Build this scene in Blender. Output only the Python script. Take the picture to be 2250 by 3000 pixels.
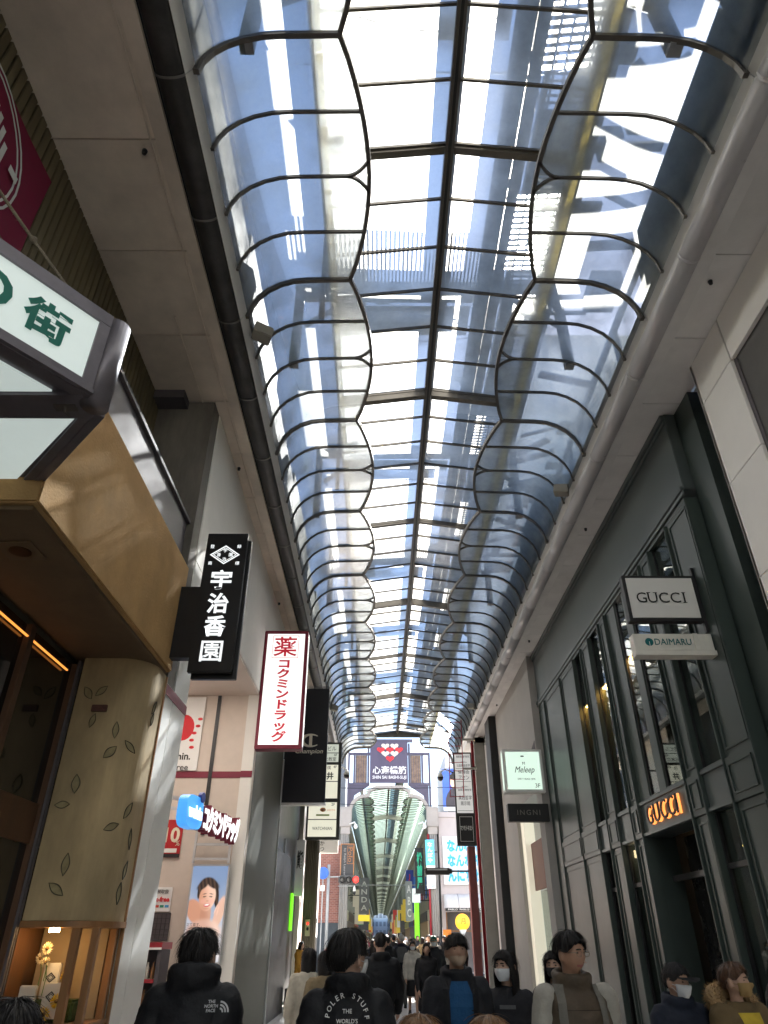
import bpy, bmesh, math, random
from mathutils import Vector, Matrix, noise
from mathutils.bvhtree import BVHTree
R = math.radians
random.seed(7)
TMP = bpy.data.scenes.new('scratch')     # modifiers and text are evaluated here, then it is removed
def baked(o):
    TMP.collection.objects.link(o); vl = TMP.view_layers[0]; vl.update(); dg = vl.depsgraph
    me = bpy.data.meshes.new_from_object(o.evaluated_get(dg)); bpy.data.objects.remove(o); return me
for o in list(bpy.data.objects): bpy.data.objects.remove(o)
scn = bpy.context.scene
COL = scn.collection

# ------------------------------------------------------------------ camera
EYE = 1.65
cd = bpy.data.cameras.new('camera'); cam = bpy.data.objects.new('camera', cd); COL.objects.link(cam)
cd.sensor_fit = 'HORIZONTAL'; cd.sensor_width = 36; cd.lens = 1994/2250*36
cd.clip_start = .05; cd.clip_end = 2000
cam.location = (0, 0, EYE)
cam.rotation_euler = (math.pi/2 + math.atan(1250/1994), 0, -math.atan(15/2354))
scn.camera = cam
# ------------------------------------------------------------------ sky, sun, exposure
SUN_EL, SUN_AZ = R(42), R(23)          # azimuth to the right of the street's direction (+y)
w = bpy.data.worlds.new('World'); scn.world = w; w.use_nodes = True
nt = w.node_tree; nt.nodes.clear()
sky = nt.nodes.new('ShaderNodeTexSky'); sky.sky_type = 'NISHITA'; sky.sun_disc = False
sky.sun_elevation = SUN_EL; sky.sun_rotation = SUN_AZ; sky.air_density = 1.0; sky.dust_density = .3; sky.ozone_density = .9
bg = nt.nodes.new('ShaderNodeBackground'); bg.inputs[1].default_value = .05
wo = nt.nodes.new('ShaderNodeOutputWorld')
nt.links.new(sky.outputs[0], bg.inputs[0]); nt.links.new(bg.outputs[0], wo.inputs[0])
sd = bpy.data.lights.new('sun', 'SUN'); sun = bpy.data.objects.new('sun', sd); COL.objects.link(sun)
sd.energy = 5.0; sd.angle = R(.53); sd.color = (1, .95, .87)
sdir = Vector((math.sin(SUN_AZ)*math.cos(SUN_EL), math.cos(SUN_AZ)*math.cos(SUN_EL), math.sin(SUN_EL)))
sun.rotation_euler = (-sdir).to_track_quat('-Z', 'Y').to_euler(); sun.location = sdir*60
scn.view_settings.view_transform = 'Standard'; scn.view_settings.look = 'None'
scn.view_settings.exposure = 3.1; scn.view_settings.gamma = 1.0
scn.view_settings.use_curve_mapping = False
cy = scn.cycles
cy.use_denoising = True; cy.max_bounces = 10; cy.diffuse_bounces = 6; cy.glossy_bounces = 3
cy.transmission_bounces = 5; cy.transparent_max_bounces = 16; cy.caustics_reflective = False; cy.caustics_refractive = True
cy.sample_clamp_indirect = 6.0

# ------------------------------------------------------------------ materials
MATS = {}
def M(name, col=(.5, .5, .5), rough=.55, metal=0., var=.12, scale=3., bump=0., bscale=60., spec=.4, emit=None, es=0., coat=0., streak=1., alpha=None, trans=0.):
    if name in MATS: return MATS[name]
    m = bpy.data.materials.new(name); m.use_nodes = True; MATS[name] = m
    t = m.node_tree; b = t.nodes['Principled BSDF']; N = t.nodes.new; Lk = t.links.new
    b.inputs['Roughness'].default_value = rough; b.inputs['Metallic'].default_value = metal
    b.inputs['Specular IOR Level'].default_value = spec; b.inputs['Coat Weight'].default_value = coat
    b.inputs['Base Color'].default_value = (*col, 1)
    if var > 0 or bump > 0:
        tc = N('ShaderNodeTexCoord'); oi = N('ShaderNodeObjectInfo'); mp = N('ShaderNodeMapping')
        ml = N('ShaderNodeMath'); ml.operation = 'MULTIPLY'; ml.inputs[1].default_value = 37.
        Lk(oi.outputs['Random'], ml.inputs[0]); Lk(tc.outputs['Object'], mp.inputs[0]); Lk(ml.outputs[0], mp.inputs['Location'])
        mp.inputs['Scale'].default_value = (1, 1, streak)
    if var > 0:
        nz = N('ShaderNodeTexNoise'); nz.inputs['Scale'].default_value = scale; nz.inputs['Detail'].default_value = 6; nz.inputs['Roughness'].default_value = .65
        Lk(mp.outputs[0], nz.inputs['Vector'])
        rp = N('ShaderNodeValToRGB'); e = rp.color_ramp.elements
        e[0].position = .28; e[1].position = .72
        e[0].color = (*[c*(1-var) for c in col], 1); e[1].color = (*[min(1, c*(1+var)) for c in col], 1)
        Lk(nz.outputs[0], rp.inputs[0]); Lk(rp.outputs[0], b.inputs['Base Color'])
        rr = N('ShaderNodeMapRange'); rr.inputs['To Min'].default_value = max(0, rough-.1); rr.inputs['To Max'].default_value = min(1, rough+.12)
        Lk(nz.outputs[0], rr.inputs[0]); Lk(rr.outputs[0], b.inputs['Roughness'])
    if bump > 0:
        nb = N('ShaderNodeTexNoise'); nb.inputs['Scale'].default_value = bscale; nb.inputs['Detail'].default_value = 4
        Lk(mp.outputs[0], nb.inputs['Vector'])
        bp = N('ShaderNodeBump'); bp.inputs['Strength'].default_value = bump; bp.inputs['Distance'].default_value = .01
        Lk(nb.outputs[0], bp.inputs['Height']); Lk(bp.outputs[0], b.inputs['Normal'])
    if emit:
        b.inputs['Emission Color'].default_value = (*emit, 1); b.inputs['Emission Strength'].default_value = es*.36
    if trans: b.inputs['Transmission Weight'].default_value = trans
    return m

def glass(name, tcol, dcol, wt, wd, wr, rough=.3, refl=.06, dirt=.25):
    """dusty sheet glass: clear part, dust that scatters the sun through, a soft forward lobe, a faint mirror"""
    m = bpy.data.materials.new(name); m.use_nodes = True; MATS[name] = m
    t = m.node_tree; t.nodes.clear(); N = t.nodes.new; Lk = t.links.new
    tr = N('ShaderNodeBsdfTransparent'); tr.inputs[0].default_value = (*tcol, 1)
    tl = N('ShaderNodeBsdfTranslucent'); tl.inputs[0].default_value = (*dcol, 1)
    rf = N('ShaderNodeBsdfRefraction'); rf.inputs['Color'].default_value = (*dcol, 1); rf.inputs['Roughness'].default_value = rough; rf.inputs['IOR'].default_value = 1.32
    gl = N('ShaderNodeBsdfGlossy'); gl.inputs['Roughness'].default_value = .22
    tc = N('ShaderNodeTexCoord'); nz = N('ShaderNodeTexNoise'); nz.inputs['Scale'].default_value = 1.3; nz.inputs['Detail'].default_value = 8; nz.inputs['Roughness'].default_value = .6
    Lk(tc.outputs['Object'], nz.inputs['Vector'])
    mr = N('ShaderNodeMapRange'); mr.inputs['From Min'].default_value = .3; mr.inputs['From Max'].default_value = .7
    f1 = wd/(wd+wr) if wd+wr else 0
    m1 = N('ShaderNodeMixShader'); m1.inputs[0].default_value = f1
    Lk(rf.outputs[0], m1.inputs[1]); Lk(tl.outputs[0], m1.inputs[2])
    k = (wd+wr)/(wt+wd+wr)
    mr.inputs['To Min'].default_value = k*(1-dirt); mr.inputs['To Max'].default_value = min(1, k*(1+dirt))
    Lk(nz.outputs[0], mr.inputs[0])
    m2 = N('ShaderNodeMixShader'); Lk(mr.outputs[0], m2.inputs[0]); Lk(tr.outputs[0], m2.inputs[1]); Lk(m1.outputs[0], m2.inputs[2])
    lw = N('ShaderNodeLayerWeight'); lw.inputs[0].default_value = .35
    ms = N('ShaderNodeMath'); ms.operation = 'MULTIPLY'; ms.inputs[1].default_value = refl*6; Lk(lw.outputs['Fresnel'], ms.inputs[0])
    m3 = N('ShaderNodeMixShader'); Lk(ms.outputs[0], m3.inputs[0]); Lk(m2.outputs[0], m3.inputs[1]); Lk(gl.outputs[0], m3.inputs[2])
    o = N('ShaderNodeOutputMaterial'); Lk(m3.outputs[0], o.inputs[0])
    return m

# ------------------------------------------------------------------ mesh helpers
class MB:
    def __init__(s): s.v = []; s.f = []
    def add(s, vs, fs):
        n = len(s.v); s.v += [tuple(p) for p in vs]; s.f += [tuple(i+n for i in f) for f in fs]; return s
    def box(s, x0, x1, y0, y1, z0, z1):
        v = [(x, y, z) for z in (z0, z1) for y in (y0, y1) for x in (x0, x1)]
        return s.add(v, [(0, 2, 3, 1), (4, 5, 7, 6), (0, 1, 5, 4), (2, 6, 7, 3), (0, 4, 6, 2), (1, 3, 7, 5)])
    def obox(s, o, a, b, c, la, lb, lc):
        """box centred at o with half sizes la lb lc along the axes a b c"""
        o, a, b, c = Vector(o), Vector(a)*la, Vector(b)*lb, Vector(c)*lc
        v = [o+a*i+b*j+c*k for k in (-1, 1) for j in (-1, 1) for i in (-1, 1)]
        return s.add(v, [(0, 2, 3, 1), (4, 5, 7, 6), (0, 1, 5, 4), (2, 6, 7, 3), (0, 4, 6, 2), (1, 3, 7, 5)])
    def prism(s, poly, fn0, fn1):
        n = len(poly); v = [fn0(*p) for p in poly]+[fn1(*p) for p in poly]
        f = [tuple(range(n))[::-1], tuple(range(n, 2*n))]+[(i, (i+1) % n, n+(i+1) % n, n+i) for i in range(n)]
        return s.add(v, f)
    def rings(s, rs, close=True, cap=True):
        n = len(rs[0]); v = [p for r in rs for p in r]; f = []
        for k in range(len(rs)-1):
            for i in range(n if close else n-1):
                j = (i+1) % n; f.append((k*n+i, k*n+j, (k+1)*n+j, (k+1)*n+i))
        if cap: f += [tuple(range(n))[::-1], tuple((len(rs)-1)*n+i for i in range(n))]
        return s.add(v, f)
    def tube(s, pts, r, n=8, cap=True):
        pts = [Vector(p) for p in pts]; rs = []
        rr = r if isinstance(r, (list, tuple)) else [r]*len(pts)
        up = Vector((0, 0, 1))
        for i, p in enumerate(pts):
            t = (pts[min(i+1, len(pts)-1)]-pts[max(i-1, 0)]).normalized()
            if i == 0:
                a = t.cross(up if abs(t.z) < .9 else Vector((1, 0, 0))).normalized()
            else:
                a = (a-t*a.dot(t)).normalized()
            b = t.cross(a)
            rs.append([p+(a*math.cos(q)+b*math.sin(q))*rr[i] for q in [2*math.pi*k/n for k in range(n)]])
        return s.rings(rs, True, cap)
    def sweep(s, pts, side, wd, ht):
        """rectangular bar along pts; side(i) is the width direction"""
        pts = [Vector(p) for p in pts]; rs = []
        for i, p in enumerate(pts):
            t = (pts[min(i+1, len(pts)-1)]-pts[max(i-1, 0)]).normalized()
            a = Vector(side(i, t) if callable(side) else side); a = (a-t*a.dot(t)).normalized(); b = t.cross(a)
            rs.append([p+a*wd/2+b*ht/2, p-a*wd/2+b*ht/2, p-a*wd/2-b*ht/2, p+a*wd/2-b*ht/2])
        return s.rings(rs)
    def ell(s, c, rx, ry, rz, nu=12, nv=8, rot=None):
        c = Vector(c); v = []; f = []
        for j in range(nv+1):
            th = math.pi*j/nv
            for i in range(nu):
                ph = 2*math.pi*i/nu
                p = Vector((rx*math.sin(th)*math.cos(ph), ry*math.sin(th)*math.sin(ph), rz*math.cos(th)))
                v.append(c+(rot @ p if rot else p))
        for j in range(nv):
            for i in range(nu):
                f.append((j*nu+i, (j+1)*nu+i, (j+1)*nu+(i+1) % nu, j*nu+(i+1) % nu))
        return s.add(v, f)
    def mesh(s, name, bevel=0, smooth=False, merge=False):
        me = bpy.data.meshes.new(name); me.from_pydata(s.v, [], s.f)
        if bevel or merge:
            bm = bmesh.new(); bm.from_mesh(me)
            if merge: bmesh.ops.remove_doubles(bm, verts=bm.verts, dist=1e-5)
            if bevel:
                es = [e for e in bm.edges if len(e.link_faces) == 2 and e.calc_face_angle(0) > .6]
                bmesh.ops.bevel(bm, geom=es, offset=bevel, segments=2, affect='EDGES', clamp_overlap=True)
            bm.to_mesh(me); bm.free()
        if smooth: me.polygons.foreach_set('use_smooth', [True]*len(me.polygons))
        me.update(); return me
def B(*a): return MB().box(*a)

def link(o, parent=None):
    COL.objects.link(o)
    if parent is not None:
        o.parent = parent
    return o
def T(name, label, cat, loc=(0, 0, 0), group=None, rz=0):
    o = bpy.data.objects.new(name, None); o.location = loc; o.rotation_euler = (0, 0, rz); o.empty_display_size = .1
    o['label'] = label; o['category'] = cat
    if group: o['group'] = group
    return link(o)
def off(th):
    """a child's location so that world-space mesh coordinates hold under an unrotated thing (or part)"""
    v = Vector((0, 0, 0)); p = th
    while p is not None:
        v += p.location; p = p.parent
    return -v
def P(th, name, mb, mat, bevel=0, smooth=False, local=False, label=None, merge=False, kind=None):
    me = mb if isinstance(mb, bpy.types.Mesh) else mb.mesh(name, bevel, smooth, merge)
    if not me.materials: me.materials.append(mat)
    o = bpy.data.objects.new(name, me)
    if th is not None and not local: o.location = off(th)
    if label: o['label'] = label
    if kind: o['kind'] = kind
    return link(o, th)
def S(name, mb, mat, kind='structure', **k):
    o = P(None, name, mb, mat, **k); o['kind'] = kind; return o

def text_mesh(s, bold=0., vertical=False, spacing=1., extrude=0., shear=0., gap=1.06):
    def one(q, dy):
        c = bpy.data.curves.new('lettering', 'FONT'); c.body = q; c.size = 1; c.offset = bold; c.space_character = spacing
        c.resolution_u = 3; c.extrude = extrude; c.shear = shear; c.align_x = 'CENTER' if vertical else 'LEFT'
        me = baked(bpy.data.objects.new('lettering', c))
        vs = [(v.co.x, v.co.y+dy, v.co.z) for v in me.vertices]; fs = [tuple(p.vertices) for p in me.polygons]
        bpy.data.curves.remove(c); bpy.data.meshes.remove(me)
        return vs, fs
    mb = MB()
    if vertical:
        for i, q in enumerate(s): mb.add(*one(q, -i*gap))
    else: mb.add(*one(s, 0))
    return mb
def fit_text(s, o, xd, up, wd=None, ht=None, mid=True, fn=None, thick=.006, **k):
    """lettering centred at o, scaled to wd x ht metres; returns an MB in world space"""
    mb = text_mesh(s, extrude=.5, **k)
    xs = [v[0] for v in mb.v]; ys = [v[1] for v in mb.v]
    x0, x1, y0, y1 = min(xs), max(xs), min(ys), max(ys)
    sx = wd/(x1-x0) if wd else None; sy = ht/(y1-y0) if ht else None
    sx = sx or sy; sy = sy or sx
    o, xd, up = Vector(o), Vector(xd).normalized(), Vector(up).normalized(); n = xd.cross(up)
    mb.v = [tuple(o+xd*((v[0]-(x0+x1)/2)*sx)+up*((v[1]-(y0+y1)/2)*sy)+n*((v[2]+.5)*thick+.003)) for v in mb.v]
    if fn: mb.v = [tuple(fn(Vector(v))) for v in mb.v]
    return mb
XE, ZE = (1, 0, 0), (0, 0, 1)
def letters(th, s, mat, o, wd=None, ht=None, face='y', name='lettering', **k):
    """face: 'y' towards the camera, 'r' on a right-hand wall (looks to -x), 'l' on a left-hand wall (looks to +x)"""
    xd = {'y': XE, 'r': (0, -1, 0), 'l': (0, 1, 0)}[face] if isinstance(face, str) else face
    return P(th, name, fit_text(s, o, xd, ZE, wd, ht, **k), mat)
# ------------------------------------------------------------------ common materials
G_SHELL = glass('curved_glass', (.50, .53, .57), (.47, .49, .49), .17, .45, .38, .62, .05, .5)
G_ROOF = glass('ridge_glass', (.54, .60, .68), (.90, .90, .86), .24, .52, .24, .55, .02, .4)
G_FARS = glass('far_curved_glass', (.16, .21, .19), (.17, .22, .18), .40, .48, .12, .3, .0)
G_FAR = glass('far_roof_glass', (.24, .31, .28), (.30, .37, .31), .42, .46, .12, .3, .0)
RIB = M('bronze_rib', (.13, .118, .105), .45, .4, .2)
WHITE_M = M('white_painted_metal', (.70, .69, .67), .45, 0, .08, 1.2, streak=.3)
SOFF_L = M('beige_soffit', (.70, .61, .51), .75, 0, .22, .9, .08, 30)
SOFF_R = M('grey_soffit', (.72, .71, .70), .6, 0, .12, 1.2)
GUT = M('dark_gutter', (.060, .058, .056), .4, .3, .35, 4, streak=.2)
PIPE = M('grey_pipe', (.50, .49, .51), .3, .1, .02)
BLACK = M('black_metal', (.018, .018, .02), .45, 0, .2)
STEEL = M('galvanised_steel', (.30, .31, .32), .5, .4, .2)
CREAM = M('cream_louvre', (.78, .70, .36), .6, 0, .08)
WHITE = M('white_paint', (.78, .78, .76), .55, 0, .05, 1.5)
RED = M('red_paint', (.33, .02, .03), .5, 0, .15)

# ------------------------------------------------------------------ ground
def tile_mat():
    m = M('paving_tiles', (.42, .40, .385), .55, 0, .12, .8)
    t = m.node_tree; b = t.nodes['Principled BSDF']; N = t.nodes.new
    geo = N('ShaderNodeNewGeometry'); br = N('ShaderNodeTexBrick'); br.offset = .5
    br.inputs['Scale'].default_value = 1; br.inputs['Brick Width'].default_value = .6; br.inputs['Row Height'].default_value = .3
    br.inputs['Mortar Size'].default_value = .006; br.inputs['Color1'].default_value = (.42, .40, .385, 1); br.inputs['Color2'].default_value = (.48, .46, .445, 1)
    br.inputs['Mortar'].default_value = (.25, .24, .23, 1)
    t.links.new(geo.outputs['Position'], br.inputs['Vector']); t.links.new(br.outputs['Color'], b.inputs['Base Color'])
    return m
S('ground', MB().add([(-400, -60, 0), (400, -60, 0), (400, 900, 0), (-400, 900, 0)], [(0, 1, 2, 3)]), tile_mat())
S('road', B(-60, 60, 35.2, 45.4, .004, .008), M('asphalt', (.055, .055, .057), .85, 0, .2, 2, .3, 120))
cwk = M('road_marking_paint', (.62, .62, .60), .7, 0, .12, 6)
for k in range(8): S('road_marking', B(-2.6+k*.9, -2.15+k*.9, 36.2, 44.4, .012, .015), cwk)

# ------------------------------------------------------------------ glass arcade roof
ZG, ZN, HG, HN, HB, RC = 8.65, 9.40, 2.62, 1.285, 1.0, .75     # glass foot, notch height, half widths, corner radius
Y0, BAY = 3.27-2*3.02, 3.02
def prof(cx, sgn, hin, n=11, dz=0):
    """cross-section of the curved side glass from the fascia to the half width hin"""
    out = []
    for i in range(n-4):
        a = math.pi/2*i/(n-5)
        out.append((HG-RC*(1-math.cos(a)), ZG+RC*math.sin(a)))
    for i in range(1, 5):
        q = i/4; out.append((HG-RC+(hin-(HG-RC))*q, ZN+.02*q))
    return [(cx+sgn*h, z+dz) for h, z in out]
def hin(t): return HN-(HN-HB)*abs(math.sin(math.pi*t))**.85
def shell_pane(cx, sgn, ya, t0, t1, nv=5, bay=BAY, dz=0):
    rs = []
    for j in range(nv+1):
        t = t0+(t1-t0)*j/nv; y = ya+t*bay
        rs.append([(x, y, z) for x, z in prof(cx, sgn, hin(t), dz=dz)])
    mb = MB().rings(rs, False, False); return mb
def rib_pts(cx, sgn, y, h, dz=0): return [(x, y, z-.02+dz) for x, z in prof(cx, sgn, h)]
CX = .855
roof = T('arcade_roof', 'arched glass arcade roof with scalloped bronze ribs above the street', 'roof', (CX, -2.8, 0))
NB = 12
for sgn in (-1, 1):
    for b in range(NB):
        ya = Y0+b*BAY
        for q in range(4):
            P(roof, 'glass_pane', shell_pane(CX, sgn, ya, q/4+.004, (q+1)/4-.004), G_SHELL, smooth=True)
        for q in range(4):
            t = q/4; y = ya+t*BAY; h = hin(t)
            if q == 2:
                mb = MB().sweep(rib_pts(CX, sgn, y, h+.26), (0, 1, 0), .03, .042)
                P(roof, 'rib', mb, RIB, smooth=False)
                for s2 in (-1, 1):
                    pts = [(CX+sgn*(h+.27-.27*k/5), y+s2*.20*(k/5)**2, ZN) for k in range(6)]
                    P(roof, 'rib_fork', MB().sweep(pts, (0, 1, 0), .03, .045), RIB)
            else:
                P(roof, 'rib', MB().sweep(rib_pts(CX, sgn, y, h), (0, 1, 0), .052 if q == 0 else .03, .06 if q == 0 else .042), RIB)
        pts = [(CX+sgn*hin(k/14), ya+k/14*BAY, ZN+.01) for k in range(15)]
        P(roof, 'scallop_beam', MB().sweep(pts, (0, 0, 1), .065, .05), RIB)
YE = Y0+NB*BAY
for sgn in (-1, 1):
    P(roof, 'rib', MB().sweep(rib_pts(CX, sgn, YE, HN), (0, 1, 0), .12, .12), RIB)
# the roof goes on behind the camera
for sgn in (-1, 1):
    for b in range(1, 10):
        P(roof, 'glass_pane', shell_pane(CX, sgn, Y0-b*BAY, .002, .998, 8), G_SHELL, smooth=True)
        for t in (0, .5): P(roof, 'rib', MB().sweep(rib_pts(CX, sgn, Y0-b*BAY+t*BAY, hin(t)), (0, 1, 0), .06, .07), RIB)
        P(roof, 'glass_pane', MB().add([(CX+sgn*.03, Y0-b*BAY, 10.15), (CX+sgn*1.55, Y0-b*BAY, 9.93), (CX+sgn*1.55, Y0-(b-1)*BAY-.01, 9.93), (CX+sgn*.03, Y0-(b-1)*BAY-.01, 10.15)], [(0, 1, 2, 3)]), G_ROOF)
    P(roof, 'soffit_panel', B(*sorted((CX+sgn*2.68, CX+sgn*4.3)), Y0-9*BAY, Y0-.01, 8.55, 8.60), SOFF_L if sgn < 0 else SOFF_R)
    P(roof, 'eaves_beam', B(CX+sgn*1.55-.05, CX+sgn*1.55+.05, Y0-9*BAY, Y0-.01, 9.45, 9.95), CREAM)
# ridge glazing: two shallow slopes of panes
ZR, ZEV, HR = 10.15, 9.93, 1.55
PN = .755
npn = int((YE-Y0)/PN+.5)
for i in range(npn):
    ya = Y0+i*PN
    for sgn in (-1, 1):
        mb = MB().add([(CX+sgn*.03, ya+.012, ZR), (CX+sgn*HR, ya+.012, ZEV), (CX+sgn*HR, ya+PN-.012, ZEV), (CX+sgn*.03, ya+PN-.012, ZR)], [(0, 1, 2, 3)])
        P(roof, 'glass_pane', mb, G_ROOF)
        P(roof, 'purlin', MB().sweep([(CX+sgn*.03, ya, ZR-.03), (CX+sgn*HR, ya, ZEV-.03)], (0, 1, 0), .03, .045), RIB)
P(roof, 'ridge_beam', B(CX-.055, CX+.055, Y0, YE, ZR-.09, ZR+.05), RIB)
P(roof, 'ridge_trim', B(CX-.018, CX+.018, Y0, YE, ZR-.13, ZR-.092), BLACK)
for sgn in (-1, 1):
    P(roof, 'eaves_beam', B(CX+sgn*HR-.05, CX+sgn*HR+.05, Y0, YE, ZEV-.1, ZEV+.02), RIB)
    for k in range(7):
        z = 9.46+k*.055
        P(roof, 'louvre', MB().add([(CX+sgn*(HR-.02), Y0, z), (CX+sgn*(HR-.02), YE, z), (CX+sgn*(HR+.03), YE, z+.05), (CX+sgn*(HR+.03), Y0, z+.05),
          (CX+sgn*(HR-.012), Y0, z-.004), (CX+sgn*(HR-.012), YE, z-.004), (CX+sgn*(HR+.038), YE, z+.046), (CX+sgn*(HR+.038), Y0, z+.046)],
          [(0, 1, 2, 3), (4, 7, 6, 5), (0, 4, 5, 1), (1, 5, 6, 2), (2, 6, 7, 3), (3, 7, 4, 0)]), CREAM)
for k, y in enumerate([-4.2+4.52*i for i in range(10)]):
    if not (Y0 < y < YE-.2): continue
    deep = k % 2 == 1
    for sgn in (-1, 1):
        zt, zb = (.02, -.17) if deep else (.02, -.10)
        wd = .11 if deep else .09
        a = [(CX+sgn*.06, ZR), (CX+sgn*HR, ZEV)]
        mb = MB()
        mb.add([(a[0][0], y-wd/2, a[0][1]+zb), (a[1][0], y-wd/2, a[1][1]+zb), (a[1][0], y-wd/2, a[1][1]+zt), (a[0][0], y-wd/2, a[0][1]+zt),
                (a[0][0], y+wd/2, a[0][1]+zb), (a[1][0], y+wd/2, a[1][1]+zb), (a[1][0], y+wd/2, a[1][1]+zt), (a[0][0], y+wd/2, a[0][1]+zt)],
               [(0, 1, 2, 3), (4, 7, 6, 5), (0, 4, 5, 1), (1, 5, 6, 2), (2, 6, 7, 3), (3, 7, 4, 0)])
        P(roof, 'cross_beam', mb, RIB)
# gable closing board at the open end
P(roof, 'end_beam', B(CX-HR-.1, CX+HR+.1, YE+.02, YE+.2, ZEV-.05, ZR+.2), M('dark_end_board', (.03, .028, .026), .6))
# fascia strips, gutters, soffits
for sgn in (-1, 1):
    x = CX+sgn*HG
    for k in range(12):
        ya = Y0+k*BAY
        P(roof, 'fascia_panel', MB().add([(x-sgn*.015, ya+.004, ZG+.12), (x+sgn*.095, ya+.004, ZG-.07), (x+sgn*.095, ya+BAY-.004, ZG-.07), (x-sgn*.015, ya+BAY-.004, ZG+.12),
            (x+sgn*.02, ya+.004, ZG+.14), (x+sgn*.103, ya+.004, ZG-.04), (x+sgn*.103, ya+BAY-.004, ZG-.04), (x+sgn*.02, ya+BAY-.004, ZG+.14)],
            [(0, 1, 2, 3), (4, 7, 6, 5), (0, 4, 5, 1), (1, 5, 6, 2), (2, 6, 7, 3), (3, 7, 4, 0)]), WHITE_M)
# left: dark half-round channel with brackets
gx = CX-HG-.24
for k in range(24):
    ya = Y0+k*BAY/2
    rs = []
    for y in (ya+.01, ya+BAY/2-.01):
        rs.append([(gx+.135*math.cos(a), y, 8.60-.075*math.sin(a)) for a in [math.pi*i/10 for i in range(11)]])
    P(roof, 'gutter', MB().rings(rs, False, False), GUT, smooth=True)
    pts = [(gx+.145*math.cos(a), ya, 8.60-.085*math.sin(a)) for a in [math.pi*i/10 for i in range(11)]]
    P(roof, 'gutter_bracket', MB().sweep(pts, (0, 1, 0), .022, .01), M('bracket_grey', (.22, .21, .20), .4, .5))
SX0, SX1 = -3.42, gx-.145
P(roof, 'soffit_light_stop', B(-3.5, SX1+.2, Y0, YE, 8.603, 8.63), BLACK)  # boards added above the soffits to stop light leaking through the joints
P(roof, 'soffit_light_stop', B(CX+HG+.12, 4.64, Y0, YE, 8.623, 8.64), BLACK)
for k in range(28):
    ya = Y0+k*1.33
    P(roof, 'soffit_panel', B(SX0, SX1-.16, ya+.008, ya+1.33-.008, 8.56, 8.60), SOFF_L)
P(roof, 'soffit_edge', B(SX1-.157, SX1-.004, Y0, YE, 8.545, 8.60), SOFF_L)
P(roof, 'conduit', MB().tube([(SX1-.20, Y0, 8.535), (SX1-.20, YE, 8.535)], .010, 6), SOFF_L)
P(roof, 'conduit', MB().tube([(SX1-.55, 6.2, 8.545), (SX1-.55, YE, 8.545)], .012, 6), SOFF_L)
# right: large round pipe, stepped soffit boards
pxr = CX+HG+.20
for k in range(18):
    ya = Y0+k*2.0
    P(roof, 'gutter_pipe', MB().tube([(pxr, ya+.004, 8.56), (pxr, ya+1.996, 8.56)], .13, 20), PIPE, smooth=True)
    P(roof, 'pipe_collar', MB().tube([(pxr, ya-.02, 8.56), (pxr, ya+.02, 8.56)], .134, 20), PIPE, smooth=True)
P(roof, 'soffit_edge', B(pxr+.10, pxr+.28, Y0, YE, 8.50, 8.62), SOFF_R)
for k in range(28):
    ya = Y0+k*1.33
    P(roof, 'soffit_panel', B(pxr+.285, 4.62, ya+.007, ya+1.323, 8.55, 8.60), SOFF_R)
for y in (5.6, 11.6, 17.6, 23.6): P(roof, 'sprinkler', MB().tube([(pxr+.4, y, 8.55), (pxr+.4, y, 8.50)], [.03, .022], 10), BLACK, smooth=True)
for y in (4.0, 9.6, 15.2): P(roof, 'sprinkler', MB().tube([(SX1-.3, y, 8.56), (SX1-.3, y, 8.51)], [.03, .022], 10), BLACK, smooth=True)

# ------------------------------------------------------------------ steelwork above the glass
walk = T('roof_catwalk', 'steel maintenance catwalk with grating and lattice railing seen through the roof glass', 'catwalk', (CX+1.7, -2, 10.9))
zc = 10.85; xa, xb = CX+1.25, CX+1.95
P(walk, 'side_beam', B(xa-.06, xa, Y0, YE, zc-.1, zc+.05), STEEL); P(walk, 'side_beam', B(xb, xb+.06, Y0, YE, zc-.1, zc+.05), STEEL)
P(walk, 'shade_plate', B(CX+.72, CX+1.14, Y0, YE, zc-.06, zc+.02), STEEL)  # solid plate added to widen the shadow on the right-hand panes
y = Y0; k = 0
while y < YE:
    kind = k % 5
    if kind in (0, 3): P(walk, 'deck_plate', B(xa, xb, y+.01, y+1.49, zc-.01, zc+.01), STEEL)
    elif kind in (1, 4):
        mb = MB()
        for j in range(17): mb.box(xa, xb, y+j*.088, y+j*.088+.022, zc-.02, zc+.01)
        for j in range(5): mb.box(xa+j*.14+.03, xa+j*.14+.06, y+.01, y+1.49, zc-.03, zc-.021)
        P(walk, 'deck_grating', mb, STEEL)
    else:
        P(walk, 'deck_plate', B(xa, xa+.32, y+.01, y+1.49, zc-.01, zc+.01), STEEL)
    y += 1.5; k += 1
for k in range(24):
    y = Y0+k*1.51
    P(walk, 'railing_post', B(xa-.02, xa+.02, y-.02, y+.02, zc, zc+1.1), STEEL)
    P(walk, 'railing_brace', MB().tube([(xa, y, zc+.05), (xa, y+1.51, zc+1.08)], .012, 5), STEEL)
for z in (zc+.55, zc+1.1): P(walk, 'rail', MB().tube([(xa, Y0, z), (xa, YE, z)], .018, 6), STEEL)
ldk = T('roof_shade_deck', 'steel deck added high above the left half of the roof to shade the glass', 'deck', (CX-1.3, -2, 11.6))  # added deck whose shadow darkens the left curved glass
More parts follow.
